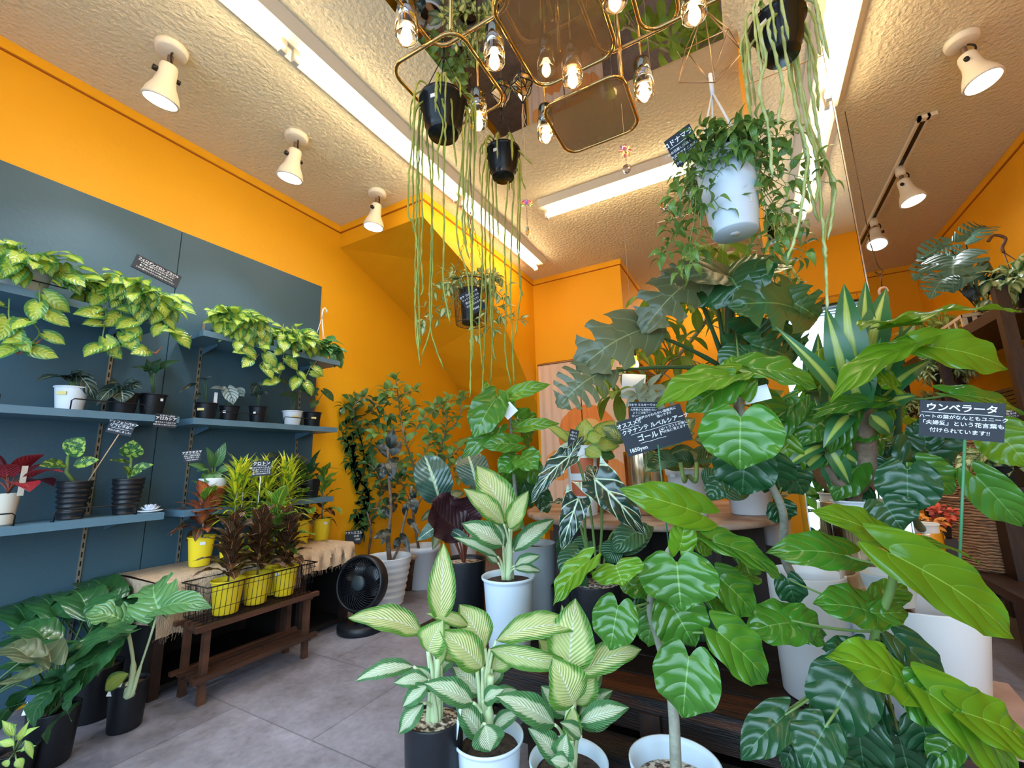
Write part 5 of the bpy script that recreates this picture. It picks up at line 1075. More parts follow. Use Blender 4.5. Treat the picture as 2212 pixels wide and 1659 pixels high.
# ---------- dark stepped stand in the middle ----------
t=thing('plant_stand','low dark charred wood plank stand carrying the tall white and black pots','stand',(-.45,1.8,0))
for i in range(5):
    y=1.43+i*.145;x0=-1.0 if i<1 else -1.38
    MB().box((x0,y,.162),(.5 if i<3 else .13,y+.135,.2)).build('plank',CHAR if i==0 else CHARB,t)
for x in(-.95,-.35,.08):
    for y in(1.45,2.1): MB().bar((x,y,0),(x,y,.162),.06).build('leg',BWOOD,t)
MB().box((-.95,1.44,.10),(.48,1.47,.16)).build('apron',CHARB,t);MB().box((-.95,1.5,.02),(.48,1.62,.045)).build('lower_board',CHARB,t)
t=thing('plank_bench','charred wood plank bench on black legs in front of the stand, behind the front pots','bench',(-.2,1.3,0))
# tier behind
t2=t
MB().box((-.72,1.30,.06),(.46,1.40,.10)).build('plank',CHARB,t2)
for x in(-.68,.40): MB().bar((x,1.35,0),(x,1.35,.06),.05).build('leg',BWOOD,t2)
# round table
t=thing('round_table','worn round wooden table with dark panel legs carrying brass and white pots','table',(-.49,2.28,0))
MB().lathe([(0,.635),(.60,.635),(.61,.64),(.61,.655),(.60,.66),(0,.66)],(-.49,2.28,0),72).build('tabletop',TABLEW,t)
for a in(.1,1.2,2.3): MB().box((-.5,-.012,0),(.5,.012,.635),rot=Matrix.Rotation(a,3,'Z'),at=(-.49,2.28,0)).build('leg_panel',TLEG,t)
def P2(name,label,px,pyt,w,h,d,mat,style='flat',rbf=.85,soil=SOIL,sd=.02,zb=None,cat='potted plant',group=None):
    top=A(px,pyt,d);c=V((top.x,top.y,top.z-h if zb is None else zb));r=w*d/FP/2*math.cos(math.atan(abs(px-1106)/FP))
    t=thing(name,label,cat,c,group);pot(t,c,r,r*rbf,top.z-c.z,mat,style,soil,sd,n=56);return t,c,top,r
# ---------- dieffenbachias ----------
def stems_to(st,pts,base,r=.004,out=.25):
    for a in pts:
        b=base+V((rj(.015),rj(.015),0));st.tube(bez(b,V((b.x+(a.x-b.x)*out,b.y+(a.y-b.y)*out,b.z+(a.z-b.z)*.75)),a,8),[r*1.7]*3+[r*1.3]*3+[r]*3,n=7)
def dief(label,pp,rows_light,rows_dark,cane,d,**kw):
    t,c,top,r=pp;lf,lg,st=MB(),MB(),MB();base=top-V((0,0,.02))
    k=dict(ws=1.16,bend=.10,fold=.14,wave=.07,rows=16,cols=8)
    k.update(kw)
    st.tube(catm([base,A(*cane[0]),A(*cane[-1])],5),[.014]*6+[.009]*5,n=10)
    stems_to(st,PL(lf,rows_light,'oval',**k),base);stems_to(st,PL(lg,rows_dark,'oval',**k),base,.0035)
    lf.build('foliage',DIEF,t);lg.build('lower_leaves',DIEFG,t);st.build('stems',STEMP,t);return t
pp=P2('potted_dieffenbachia','dieffenbachia in the matte black pot, leftmost of the three in the foreground',938,1545,128,0,1.10,BLACKP,'flat',.9,PERL,.015,zb=.001)
potsticker(*[pp[0],pp[1],pp[3],pp[3]*.9,pp[2].z],.66,.05,.009,.006)
dief('',pp,[(952,1345,958,1178,52,1.10,.02),(915,1368,760,1322,58,1.10,-.05,.3),(925,1408,952,1345,62,1.07,-.02),(948,1440,968,1335,24,1.1,0),(935,1400,1000,1425,30,1.12,.02)],
 [(893,1440,768,1462,36,1.1,-.05,.2),(925,1468,852,1472,32,1.08,-.03),(940,1455,992,1398,30,1.12,.03),(925,1480,868,1525,34,1.06,-.03),(915,1520,858,1585,36,1.05,-.03),(940,1490,900,1440,34,1.1,0),(950,1500,985,1470,30,1.1,.02),(930,1475,955,1455,30,1.1,.05)],[(942,1500,1.1),(945,1420,1.1)],1.1)
pp=P2('potted_dieffenbachia','dieffenbachia in the white pot in the middle of the three foreground ones',1055,1588,142,0,1.10,BLUEWP,'lip',.78,SOIL,.03,zb=.001)
dief('',pp,[(1048,1400,996,1306,66,1.12,.02),(1012,1352,925,1322,26,1.12,-.03),(1042,1442,958,1362,62,1.06,-.02),(1072,1384,1260,1338,58,1.12,.0,-.3),(1058,1402,1240,1440,40,1.12,-.04,.5),(1062,1445,1118,1398,44,1.13,.02),(1045,1440,1020,1380,30,1.14,.02)],
 [(1040,1500,980,1438,52,1.12,.02),(1022,1518,922,1472,46,1.06,-.03),(1045,1515,1085,1488,32,1.07,-.02),(1060,1510,1115,1488,28,1.1,0),(1040,1592,988,1515,46,1.07,0),(1048,1565,1060,1626,62,1.02,-.02),(1065,1572,1122,1535,30,1.1,0),(1062,1480,1085,1430,28,1.13,.03)],[(1055,1540,1.1),(1060,1460,1.1)],1.1)
MB().box((-.004,-.0006,-.04),(.004,.0006,.05),rot=Matrix.Rotation(.2,3,'Y'),at=A(990,1560,1.06)).build('plant_tag',CLEARP,pp[0])
pp=P2('potted_dieffenbachia','dieffenbachia in the white pot at the right of the three foreground ones',1228,1642,160,0,1.06,BLUEWP,'lip',.78,SOIL,.03,zb=.001)
dief('',pp,[(1228,1456,1242,1298,88,1.1,.03),(1248,1458,1382,1394,56,1.1,.0,-.2),(1238,1522,1200,1428,84,1.04,-.02),(1242,1522,1280,1438,62,1.1,.03),(1215,1440,1165,1380,40,1.14,.03),(1236,1600,1238,1530,36,1.04,0),(1235,1430,1215,1310,30,1.13,.03)],
 [(1198,1565,1080,1500,52,1.04,-.03),(1252,1562,1356,1524,42,1.05,-.01),(1250,1545,1322,1488,34,1.1,.02),(1255,1570,1330,1540,40,1.1,.02),(1222,1548,1172,1482,44,1.1,.02),(1210,1642,1150,1575,46,1.02,-.02),(1215,1640,1222,1590,44,1.0,-.01),(1255,1590,1215,1560,28,1.0,-.02),(1230,1650,1190,1640,30,.98,0),(1255,1500,1300,1450,36,1.12,.03)],[(1235,1580,1.06),(1238,1500,1.06)],1.06)
pp=P2('potted_dieffenbachia','dieffenbachia in the tall pale blue pot standing on the plank stand',1098,1243,108,0,1.6,BLUEWP,'lip',.78,SOIL,.02,zb=.202)
dief('',pp,[(1103,1132,1032,1003,66,1.6,.05),(1088,1132,1006,1054,40,1.57,-.02),(1100,1142,1138,1062,36,1.57,-.02),(1105,1150,1112,1100,40,1.62,.02)],
 [(1086,1178,1002,1128,46,1.55,-.03),(1075,1202,983,1157,22,1.55,-.03),(1110,1190,1196,1118,36,1.6,.04),(1112,1222,1166,1198,24,1.58,0),(1112,1228,1170,1232,18,1.55,0),(1105,1190,1150,1150,30,1.62,.05),(1075,1215,1050,1195,18,1.58,0),(1088,1180,1060,1120,36,1.62,.03)],[(1100,1190,1.6),(1103,1140,1.6)],1.6)
t,c,top,r=P2('potted_ficus_umbellata','upright umbellata with a white tag, in the tall grey pot left of centre',1150,1172,100,0,1.85,GREYP,'flat',.86,SOIL,.03,zb=.202)
def umb(t,base,trunk,groups,tr_mat=BARK,tr=.012,pet=STEM,d=1.):
    st=MB();Q=catm([base]+[A(*p) for p in trunk],6);st.tube(Q,[tr*(1-.45*i/len(Q)) for i in range(len(Q))],n=10);st.build('trunk',tr_mat,t)
    pe=MB()
    for nm,mat,LR in groups:
        mb=MB()
        for a in PL(mb,LR,'heart',ws=1.04,cord=.25,bend=.08,fold=.12,wave=.11,rows=18,cols=12):
            k=min(range(len(Q)),key=lambda i:(Q[i]-a).length+max(0,Q[i].z-a.z)*.6);s=Q[k];pe.tube(bez(s,(s+a)/2+V((0,0,-.01)),a,6),.0028,n=6)
        mb.build(nm,mat,t)
    pe.build('petioles',pet,t)
umb(t,top-V((0,0,.03)),[(1118,1100,1.85),(1108,980,1.82),(1100,868,1.8)],[
 ('foliage',UMB,[(1070,862,1022,945,78,1.75,-.08,.1),(1072,925,996,988,46,1.75,-.05),(1118,905,1168,918,54,1.8,.05),(1115,958,1042,962,44,1.72,-.05),(1128,985,1160,1012,62,1.7,-.08),(1112,990,1075,1020,46,1.75,-.05),(1140,1000,1170,1050,48,1.8,0),(1105,1000,1110,1060,50,1.8,.1),(1130,930,1150,960,46,1.9,.1)]),
 ('young_leaves',UMBY,[(1100,888,1078,838,38,1.8,.03),(1102,855,1186,828,36,1.78,-.05),(1125,924,1206,912,30,1.76,-.05),(1095,880,1060,860,30,1.8,0),(1055,870,1048,820,26,1.9,.05)]),
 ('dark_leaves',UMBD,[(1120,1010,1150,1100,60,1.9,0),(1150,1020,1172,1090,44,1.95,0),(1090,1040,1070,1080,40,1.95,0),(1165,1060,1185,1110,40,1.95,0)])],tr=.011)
tagcard(t,A(1099,887,1.72),.055,.05,roll=.75)
# alocasia polly
t,c,top,r=P2('potted_alocasia_polly','alocasia with black leaves and bold white veins in a black pot on the stand',1285,1257,112,0,1.62,BLACKP,'flat',.85,PERL,.01,zb=.202)
lf,st=MB(),MB()
k=dict(cord=.18,bend=.10,fold=.14,wave=.10,wn=4,rows=26,cols=12)
PL(lf,[(1232,985,1142,1080,66,1.5,-.05,.3),(1284,1034,1397,1153,98,1.42,-.08),(1250,1076,1212,1188,70,1.45,-.05),(1232,1085,1162,1100,46,1.55,0,.9),(1290,1045,1270,1000,50,1.6,.1)],'arrow',**k)
PL(lf,[(1228,990,1262,938,34,1.5,.03)],'arrow',**k)
for P in ([(1290,1240,1.6),(1275,1100,1.55),(1250,1000,1.5),(1232,985,1.5)],[(1292,1240,1.6),(1300,1140,1.5),(1296,1060,1.45),(1284,1034,1.42)],[(1280,1240,1.6),(1265,1160,1.5),(1262,1100,1.45),(1250,1076,1.45)],[(1278,1240,1.6),(1258,1150,1.56),(1240,1100,1.55),(1232,1085,1.55)],[(1300,1240,1.6),(1318,1160,1.55),(1345,1140,1.5)]): st.tube(catm(AX(P,1.5),6),.005,n=7)
fin(t,lf,st,ALOC,STEM)
t,c,top,r=P2('potted_philodendron','plant with long dark green leaves beside the tall grey pot on the stand',1225,1265,70,0,1.72,BLACKP,'flat',.85,SOIL,.02,zb=.202)
lf,st=MB(),MB()
stems_to(st,PL(lf,[(1250,1190,1212,1250,62,1.6,-.05),(1270,1170,1240,1215,50,1.65,0),(1390,1140,1320,1190,62,1.5,-.03,0,dict(prof='oval')),(1350,1190,1410,1135,50,1.5,0,0,dict(prof='oval')),(1230,1200,1205,1160,46,1.75,0),(1240,1230,1250,1290,50,1.6,0),(1330,1180,1310,1215,50,1.5,0)],'heart',cord=.15,bend=.1,rows=12,cols=8),top-V((0,0,.02)))
fin(t,lf,st,PHIL,STEMD)
# ---------- umbellata in front (white pot at the bottom) ----------
t,c,top,r=P2('potted_ficus_umbellata','umbellata with big heart leaves in the wide pale pot at the bottom centre',1457,1645,205,0,1.02,BLUEWP,'flat',.72,PERL,.05,zb=.001)
umb(t,top-V((0,0,.05)),[(1455,1540,1.02),(1442,1450,1.03),(1422,1380,1.04),(1405,1300,1.05),(1440,1200,1.06),(1480,1150,1.06)],[
 ('foliage',UMB,[(1462,1216,1472,1322,158,.98,-.03),(1335,1310,1317,1406,96,.97,-.03),(1450,1305,1502,1400,118,1.0,-.02,.1),(1488,1420,1474,1553,134,.93,-.03),(1552,1366,1668,1476,108,.95,-.02,-.1),(1556,1250,1636,1332,80,1.03,.0),(1420,1258,1345,1238,66,1.06,0),(1545,1172,1702,1245,84,1.0,-.02,-.5),(1600,1250,1640,1240,50,1.1,.05),(1395,1340,1372,1300,50,1.1,.05),(1395,1262,1330,1250,70,1.08,.02),(1600,1190,1650,1240,60,1.1,0),(1410,1330,1398,1400,60,1.08,0),(1540,1290,1600,1330,70,1.06,0)]),
 ('young_leaves',UMBY,[(1330,1222,1346,1264,112,.98,-.03),(1272,1212,1190,1302,66,.98,-.03,.5),(1510,1108,1345,1056,84,1.03,-.03,-.3),(1468,1186,1482,1112,56,1.02,.0,.4),(1505,1165,1540,1200,40,1.05,0)]),
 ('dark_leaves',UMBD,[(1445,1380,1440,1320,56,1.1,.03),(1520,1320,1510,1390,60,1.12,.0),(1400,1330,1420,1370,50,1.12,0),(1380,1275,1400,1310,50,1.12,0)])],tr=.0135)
# ---------- umbellata 2 in the white pot on the stand ----------
t,c,top,r=P2('potted_ficus_umbellata','tall umbellata with one huge round heart leaf facing the viewer, white pot',1738,1236,176,0,1.33,WHITEP,'flat',.93,SOIL,.08,zb=.202)
umb(t,top-V((0,0,.08)),[(1696,1210,1.3),(1692,1110,1.22),(1662,1040,1.2),(1625,960,1.2),(1604,900,1.2),(1602,845,1.2)],[
 ('foliage',UMB,[(1600,902,1598,1016,160,1.06,-.02),(1622,796,1780,832,92,1.15,-.03,-.5),(1575,828,1480,888,84,1.12,.03),(1640,860,1700,930,64,1.25,.05),(1650,880,1720,900,50,1.3,0),(1720,870,1660,960,60,1.3,0)]),
 ('young_leaves',UMBY,[(1576,812,1418,866,88,1.12,-.05,.4),(1596,850,1578,766,78,1.16,.04),(1690,950,1720,1040,60,1.3,0),(1735,920,1700,1000,56,1.35,0)]),
 ('dark_leaves',UMBD,[(1612,975,1602,1072,122,1.14,.02),(1665,1000,1690,1070,80,1.2,.05),(1640,1000,1648,1060,60,1.25,0),(1700,1010,1740,1070,70,1.3,0),(1560,1040,1530,1080,50,1.3,0),(1680,1090,1700,1130,60,1.25,0),(1590,720,1690,755,90,1.5,.1,.6),(1620,830,1660,850,60,1.2,0)])],tr=.013)
tagcard(t,A(1634,852,1.14),.062,.04,roll=.28);tagcard(t,A(1650,905,1.3),.03,.05,M('kraft_tag',(.5,.4,.3),.8))
MB().tube([A(1603,850,1.2),A(1592,828,1.19)],[.007,.001],n=7).build('pink_bud',M('pink_bud',(.5,.18,.16),.4),t)
# ---------- umbellata 3 (brass pot, right) ----------
def brassp(name,label,px,pyt,w,d,zb,pyi=None):
    t,c,top,r=P2(name,label,px,pyt,w,0,d,BRASS,'flat',.97,None,0,zb=zb)
    h=top.z-c.z;pot(t,c+V((0,0,h-.11)),r*.86,r*.8,.14,WHITEP,'lip',SOIL,name='inner_pot');return t,c,top+V((0,0,.02)),r
t,c,top,r=brassp('potted_ficus_umbellata','tall umbellata rising beside the big blackboard card, in the right brass planter',1995,1148,84,1.62,.202)
umb(t,top-V((0,0,.02)),[(1968,1110,1.5),(1938,1020,1.38),(1940,900,1.3),(1943,800,1.28),(1943,740,1.27)],[
 ('young_leaves',UMBY,[(1948,704,2205,655,82,1.2,-.06,-.9,dict(wave=.16)),(1945,704,1858,700,84,1.2,-.05,.9,dict(wave=.1)),(2003,748,2190,792,96,1.15,-.05,-.2),(1968,748,1792,850,80,1.15,-.06,.4,dict(wave=.12)),(1935,835,1870,810,70,1.2,0,.5),(2150,928,2225,1010,96,1.2,-.05),(1900,940,1960,930,60,1.4,.05),(1960,920,2010,940,50,1.4,.05),(1775,790,1830,740,50,1.3,.05)]),
 ('foliage',UMB,[(2056,852,2225,888,58,1.15,-.05,-.5),(1930,845,1880,870,60,1.3,0),(1900,870,1760,890,56,1.2,-.03,.3),(1985,1005,2064,1068,76,1.15,-.03),(1835,880,1790,980,60,1.25,0),(1900,920,1820,950,60,1.3,0),(1880,960,1830,1030,60,1.35,0),(1790,900,1720,960,70,1.28,0),(1740,900,1700,860,60,1.3,0),(1850,1010,1800,1080,70,1.3,0),(1820,930,1770,1010,64,1.3,0),(1900,860,1960,900,60,1.3,0)]),
 ('dark_leaves',UMBD,[(1975,945,2048,1022,122,1.22,-.03),(1960,1016,1962,1112,108,1.14,-.02),(1908,1086,1952,1148,96,1.15,-.03),(2000,960,1990,900,60,1.2,.03),(1880,1000,1900,1060,70,1.3,0),(1860,1060,1840,1110,60,1.3,0),(1930,1000,1900,960,60,1.35,0)]),
 ('hanging_leaf',UMB,[(2110,1030,2214,1142,80,1.1,-.03,.2)])],tr_mat=STEMD,tr=.015)
# ---------- umbellata 4 in the big white planter (front right) ----------
d=1.22;cc=A(1958,1300,d);c=V((cc.x,cc.y,.202));t=thing('potted_ficus_umbellata','umbellata with the largest sprawling leaves, in the big white planter','potted plant',c)
hh=A(1990,1290,1.22).z-.2;pot(t,c,.165,.125,hh,WHITEP,'flat',SOIL,.09,n=64)
MB().lathe([(.045,0),(.06,.07),(.062,.075),(.058,.075),(.05,.03)],A(1925,1285,1.12)-V((0,0,.02)),40).build('inner_sleeve',CLEARP,t)
umb(t,c+V((0,0,hh-.09)),[(1895,1400,1.05),(1900,1340,1.0),(1925,1270,.97),(1932,1200,.95),(1918,1180,.94)],[
 ('young_leaves',UMBY,[(1918,1176,1765,1096,88,.95,-.02,.3),(1916,1172,2125,1200,46,.95,0,-.6),(1926,1196,2222,1384,128,.88,-.06,-.1),(1955,1478,1800,1412,118,.82,-.02,.1,dict(cord=.1)),(2010,1500,2225,1690,128,.80,-.03,-.1),(2085,1540,2245,1610,110,.78,0)]),
 ('foliage',UMB,[(1825,1200,1662,1188,84,1.0,-.02),(1880,1322,1765,1300,92,.98,-.02),(1882,1325,1968,1322,50,.98,0,.4),(1960,1480,2045,1555,110,.82,-.02),(2060,1600,2010,1659,60,.85,0),(1720,1345,1612,1362,96,1.05,-.03),(1708,1340,1790,1372,80,1.05,0),(1900,1300,1960,1260,60,1.02,.03)]),
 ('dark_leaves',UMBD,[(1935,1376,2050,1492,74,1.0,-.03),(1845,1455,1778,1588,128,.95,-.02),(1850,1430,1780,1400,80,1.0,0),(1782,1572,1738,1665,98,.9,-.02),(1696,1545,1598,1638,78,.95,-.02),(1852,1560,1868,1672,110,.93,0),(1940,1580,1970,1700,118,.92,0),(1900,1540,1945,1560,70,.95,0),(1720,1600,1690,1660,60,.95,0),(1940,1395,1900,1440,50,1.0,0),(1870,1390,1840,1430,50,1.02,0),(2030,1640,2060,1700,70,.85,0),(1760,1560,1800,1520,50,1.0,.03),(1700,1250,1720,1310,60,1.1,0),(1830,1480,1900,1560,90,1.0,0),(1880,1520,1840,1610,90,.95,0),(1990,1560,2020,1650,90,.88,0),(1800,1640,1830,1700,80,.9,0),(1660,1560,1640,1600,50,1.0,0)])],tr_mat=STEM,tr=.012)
# ---------- tall monstera ----------
t,c,top,r=P2('potted_monstera','tall monstera with big split leaves on a bark pole, highest on the table',1612,1015,104,0,1.86,WHITEP,'band',.85,SOIL,.02,zb=.661)
lf,ll,st,po=MB(),MB(),MB(),MB();base=top-V((0,0,.02))
po.tube([base,A(1580,740,1.62),A(1572,600,1.62)],.020,n=10);po.build('bark_pole',BARKB,t)
k=dict(cord=.26,bend=.10,fold=.08,wave=.04,cols=14)
LR=[(1382,714,1246,792,150,1.5,-.05,.1,dict(cuts=3,cutu=.45)),(1295,806,1203,874,118,1.45,-.03,.1,dict(cuts=6,cutu=.3)),(1494,606,1386,708,130,1.5,-.05,.1,dict(cuts=4)),(1572,598,1478,592,100,1.5,-.08,.3,dict(cuts=1)),(1540,590,1420,600,70,1.52,0,.2,dict(cuts=5))]
L2=[(1716,666,1586,652,150,1.4,-.05,.0,dict(cuts=3)),(1705,650,1772,690,100,1.40,0,0,dict(cuts=3)),(1580,600,1608,648,170,1.45,-.05,.1,dict(cuts=1)),(1592,600,1706,560,84,1.5,.03,-.3,dict(cuts=1)),(1625,745,1720,775,74,1.45,0,.2,dict(cuts=5)),(1600,760,1560,800,70,1.45,0)]
aa=PL(lf,LR,'heart',**k)+PL(ll,L2,'heart',**k)
for a in aa: st.tube(bez(A(1570,800,1.6),(A(1565,740,1.58)+a)/2-V((0,0,.02)),a,8),[.009]*3+[.007]*3+[.005]*3,n=8)
lf.build('foliage',MONU,t);ll.build('upper_leaves',MON,t);st.build('petioles',STEMD,t)
# ---------- striped dracaena ----------
def drac(t,top,LR,d,trunk,mat=DRAC):
    lf,st=MB(),MB();st.tube(catm(trunk,5),.028,n=12);st.build('trunk',BARKB,t)
    PL(lf,LR,'strap',ds=-.07,bend=.10,fold=.2,rows=14,cols=6);lf.build('foliage',mat,t)
t,c,top,r=brassp('potted_dracaena','striped dracaena on a thick cane in the large brass planter behind the white pots',1862,1102,150,1.31,.202)
b=(1850,860)
drac(t,top,[(1848,860,1822,612,64,1.36,-0.02),(1862,850,1912,612,60,1.37,0.02),(1870,840,1868,600,42,1.40,0.02),(1835,860,1785,665,50,1.36,-0.01),(1880,850,1912,705,40,1.36,0.00),(1885,860,1975,690,44,1.34,-0.02),(1870,880,1900,730,44,1.33,-0.04),(1830,880,1690,710,34,1.33,-0.04),(1825,890,1760,880,34,1.33,-0.02),(1890,870,2010,770,40,1.33,-0.04),(1850,890,1880,760,50,1.31,-0.04),(1840,880,1850,690,50,1.41,0.04),(1890,880,1980,850,40,1.33,-0.04),(1835,895,1780,960,40,1.31,-0.04),(1860,890,1830,780,50,1.31,-0.03),(1880,895,1930,940,40,1.31,0.00)],1.7,[top,A(1872,1000,1.31),A(1860,880,1.29)])
# second, lower head in the same planter
drac(t,top,[(1780,960,1720,905,34,1.40,0.00),(1785,950,1760,860,34,1.40,0.00),(1790,950,1830,880,36,1.40,0.00),(1790,960,1860,930,34,1.40,0.00),(1780,970,1700,970,34,1.38,0.00),(1780,975,1720,1030,36,1.38,0.00),(1790,975,1800,1060,36,1.38,0.00),(1795,970,1870,1010,36,1.38,0.00),(1785,955,1740,940,30,1.36,-0.02),(1790,965,1840,1050,34,1.36,-0.02),(1780,960,1690,1010,30,1.36,-0.02)],1.85,[top,A(1800,1020,1.32),A(1785,960,1.31)])
# leafy filler: schefflera behind umbellatas
t,c,top,r=P2('potted_shrub','bushy green plant with thin branches between the two brass planters and the table',1668,1100,80,0,2.0,WHITEP,'lip',.8,zb=.5)
MB().box((c.x-.06,c.y-.05,0),(c.x+.06,c.y+.05,.499)).build('wood_block',BWOOD,None);tag(bpy.data.objects['wood_block'],'dark wooden block hidden under the bushy white pot behind the table','stand')
lf,st=MB(),MB()
for P in ([(1668,1110),(1680,1000),(1650,920),(1640,880)],[(1668,1110),(1690,1000),(1700,920)],[(1668,1110),(1700,1030),(1710,990),(1690,960)],[(1668,1100),(1650,1020),(1620,1000)],[(1668,1110),(1640,1060),(1600,1040)]):
    branch(lf,st,AX(P,1.85),.004,.032,.10,.07,'oval',t0=.2,wave=.08)
fin(t,lf,st,FICL,BARKB)
# ---------- on the round table ----------
t,c,top,r=P2('potted_dieffenbachia_camille','lime green plant in the white pot with red stripes on the round table',1255,963,68,0,1.98,WHITEP,'flat',.8,SOIL,.02,zb=.661)
sr=MB();h=top.z-c.z
for z0,z1 in((.28,.5),(.6,.82)):
    s=[];n=14;sr2=[]
    for i in range(n+1):
        a=-2.1+1.7*i/n
        for z in(z0,z1): rr=r*.8+(r-r*.8)*z+.001;s.append(c+V((rr*math.cos(a),rr*math.sin(a),h*z)))
    sr.add(s,[(2*i,2*i+2,2*i+3,2*i+1) for i in range(n)])
sr.build('red_stripes',M('stripe_red',(.5,.12,.05),.5),t)
lf,l2,st=MB(),MB(),MB()
LR=[(1262,960,1264,905,44,1.95,0),(1270,960,1330,905,34,1.95,.05),(1275,965,1340,960,34,1.93,0),(1240,965,1172,905,20,1.95,.05),(1268,950,1300,940,34,1.9,0),(1250,965,1215,930,30,1.95,.05),(1265,970,1300,985,36,1.9,-.05)]
stems_to(st,PL(lf,LR,'oval',bend=.1,fold=.15,rows=12,cols=6),top-V((0,0,.02)));stems_to(st,PL(l2,[(1300,960,1345,935,32,2.0,0),(1245,970,1210,975,28,1.93,0),(1290,980,1330,985,30,1.93,0)],'oval',bend=.1),top-V((0,0,.02)))
lf.build('foliage',LIME,t);l2.build('dark_leaves',FIC,t);st.build('stems',STEM,t)
p=A(1238,945,1.9);card('name_card','small black card leaning between the lime plant and the curtain',p,.04,.07,-14,[('ｶﾐｰﾕ',.16,0,.6,.02),('日陰でも',.12,0,.2,.01),('元気!',.14,0,-.2,.02)],stake=(p-V((0,0,.03)),A(1262,1010,1.93),WHITEP,.0012))
t,c,top,r=P2('potted_ctenanthe','ctenanthe with yellow green striped leaves in the brass pot on the round table',1388,975,86,0,1.98,BRASS,'flat',.98,None,0,zb=.661)
h=top.z-c.z;pot(t,c+V((0,0,h-.10)),r*.9,r*.85,.16,BLACKP,'flat',SOIL,name='inner_pot')
lf,st=MB(),MB();tp=top+V((0,0,.05))
stems_to(st,PL(lf,[(1400,960,1500,930,52,1.8,-.05),(1430,990,1395,1015,50,1.75,-.03),(1350,955,1302,920,40,1.95,0),(1440,985,1520,985,44,1.75,0),(1380,940,1330,910,40,1.95,.05),(1460,960,1430,900,44,1.9,.05),(1410,985,1480,1010,46,1.75,0),(1490,980,1540,1000,50,1.8,0),(1500,950,1560,960,40,1.85,0),(1450,950,1500,900,44,1.9,0)],'oval',bend=.12,rows=14,cols=8),tp,.0025)
fin(t,lf,st,LEAF('ctenanthe_leaf',(.40,.46,.16),edge=(.09,.19,.07),ew=.45,en=.9,vein=(.12,.25,.09),nv=9,vw=.2,vfade=.6,rough=.35,tr=.25),STEM)
t,c,top,r=P2('potted_strelitzia','plant with two pale stalks in the white bucket pot on the round table',1482,1012,88,0,1.84,WHITEP,'band',.84,SOIL,.02,zb=.661)
lf,st=MB(),MB()
for P in([(1488,1100,1.6),(1478,1040,1.6),(1470,1000,1.62)],[(1490,1100,1.58),(1502,1040,1.58),(1505,1000,1.6)]): st.tube(catm([top-V((0,0,.02))]+AX(P[1:],1.6),5),.008,n=8)
PL(lf,[(1470,1000,1390,1000,40,1.62,.1),(1505,1000,1560,985,44,1.6,.1),(1500,1002,1450,985,40,1.65,0),(1540,1060,1630,1050,60,1.5,0,.2),(1520,1045,1560,1015,44,1.55,0)],'oval',bend=.15,rows=12,cols=6);fin(t,lf,st,PHIL,STEM)
sticker(t,A(1453,1027,1.76),.009,.006)
t,c,top,r=P2('terracotta_pot','small terracotta pot behind the striped pot on the round table',1290,985,44,0,2.1,TERRA,'band',.7,SOIL,.02,zb=.661,cat='pot')
# pachira behind the table
c=V((-.35,2.98,0));t=thing('potted_pachira','pachira tree with fanned leaflets and curved trunks behind the round table','potted plant',c);pot(t,c,.13,.1,.28,WHITEP,'lip')
st,lf=MB(),MB();base=c+V((0,0,.26));Q=[(1400,870,2.75),(1425,815,2.7),(1455,780,2.7),(1520,700,2.7),(1545,640,2.7),(1560,580,2.7)]
st.tube(catm([base]+AX(Q,2.7),6),[.018]*14+[.010]*60,n=8) if False else st.tube(catm([base]+AX(Q,2.7),6),.013,n=8)
cents=[(1370,720),(1400,700),(1345,800),(1330,850),(1420,750),(1480,730),(1500,660),(1460,640),(1550,620),(1560,660),(1620,700),(1520,790),(1450,820),(1540,560),(1500,540),(1600,560),(1640,600),(1580,680),(1400,640),(1300,820),(1470,770),(1600,740),(1650,690),(1360,760),(1430,690),(1560,530),(1510,590)]
for i,(x,y) in enumerate(cents):
    p=A(x,y,2.45+rj(.2));near=min((A(*q) for q in Q),key=lambda q:(q-p).length);st.tube(bez(near,(near+p)/2+V((0,0,.05)),p,5),.0035,n=5)
    n_=6;ax=V((rj(.5),rj(.5),.9)).normalized();o=ax.orthogonal().normalized()
    for k in range(n_):
        v=Matrix.Rotation(2*PI*k/n_+i,3,ax)@o;v=(v-V((0,0,.55+rj(.2)))).normalized();s=random.uniform(.13,.2);lf.leaf(p,p+v*s,s*.36,V((0,0,1))+v*.3,'obov',bend=.15,fold=.15,rows=8,cols=4)
fin(t,lf,st,PACH,BARK)
t=thing('potted_pachira','pale variegated small pachira in front of the paper sheet on the table',"potted plant",A(1400,960,2.08));c=V(t.location);c.z=.661;t.location=c;pot(t,c,.05,.04,.1,WHITEP,'lip')
lf,st=MB(),MB();base=c+V((0,0,.09))
for x,y in((1375,850),(1400,835),(1420,860),(1440,840),(1395,880)):
    p=A(x,y,2.0);st.tube(bez(base,(base+p)/2,p,5),.003,n=5)
    for k in range(5): a=2*PI*k/5+x;v=(RIGHT*math.cos(a)+UPC*(math.sin(a)*.6-.3)-FWD*.2).normalized();lf.leaf(p,p+v*.085,.03,None,'oval',rows=6,cols=4)
fin(t,lf,st,SILV,STEM)
t=thing('pendant_bulb','small warm filament bulb glowing above the blackboard cards','lamp',A(1371,786,2.2));c=V(t.location)
MB().lathe([(0,-.03),(.012,-.028),(.02,-.012),(.02,.0),(.012,.025),(.008,.04),(0,.04)],c,16).build('bulb',BULB,t);MB().tube([c+V((0,0,.04)),c+V((0,0,.08)),c+V((0,0,.14))],[.012,.010,.002],n=8).build('cord',BWIRE,t);MB().tube([c+V((0,0,.13)),V((c.x,c.y,H))],.0006,n=4).build('thin_cord',CREAM,t)
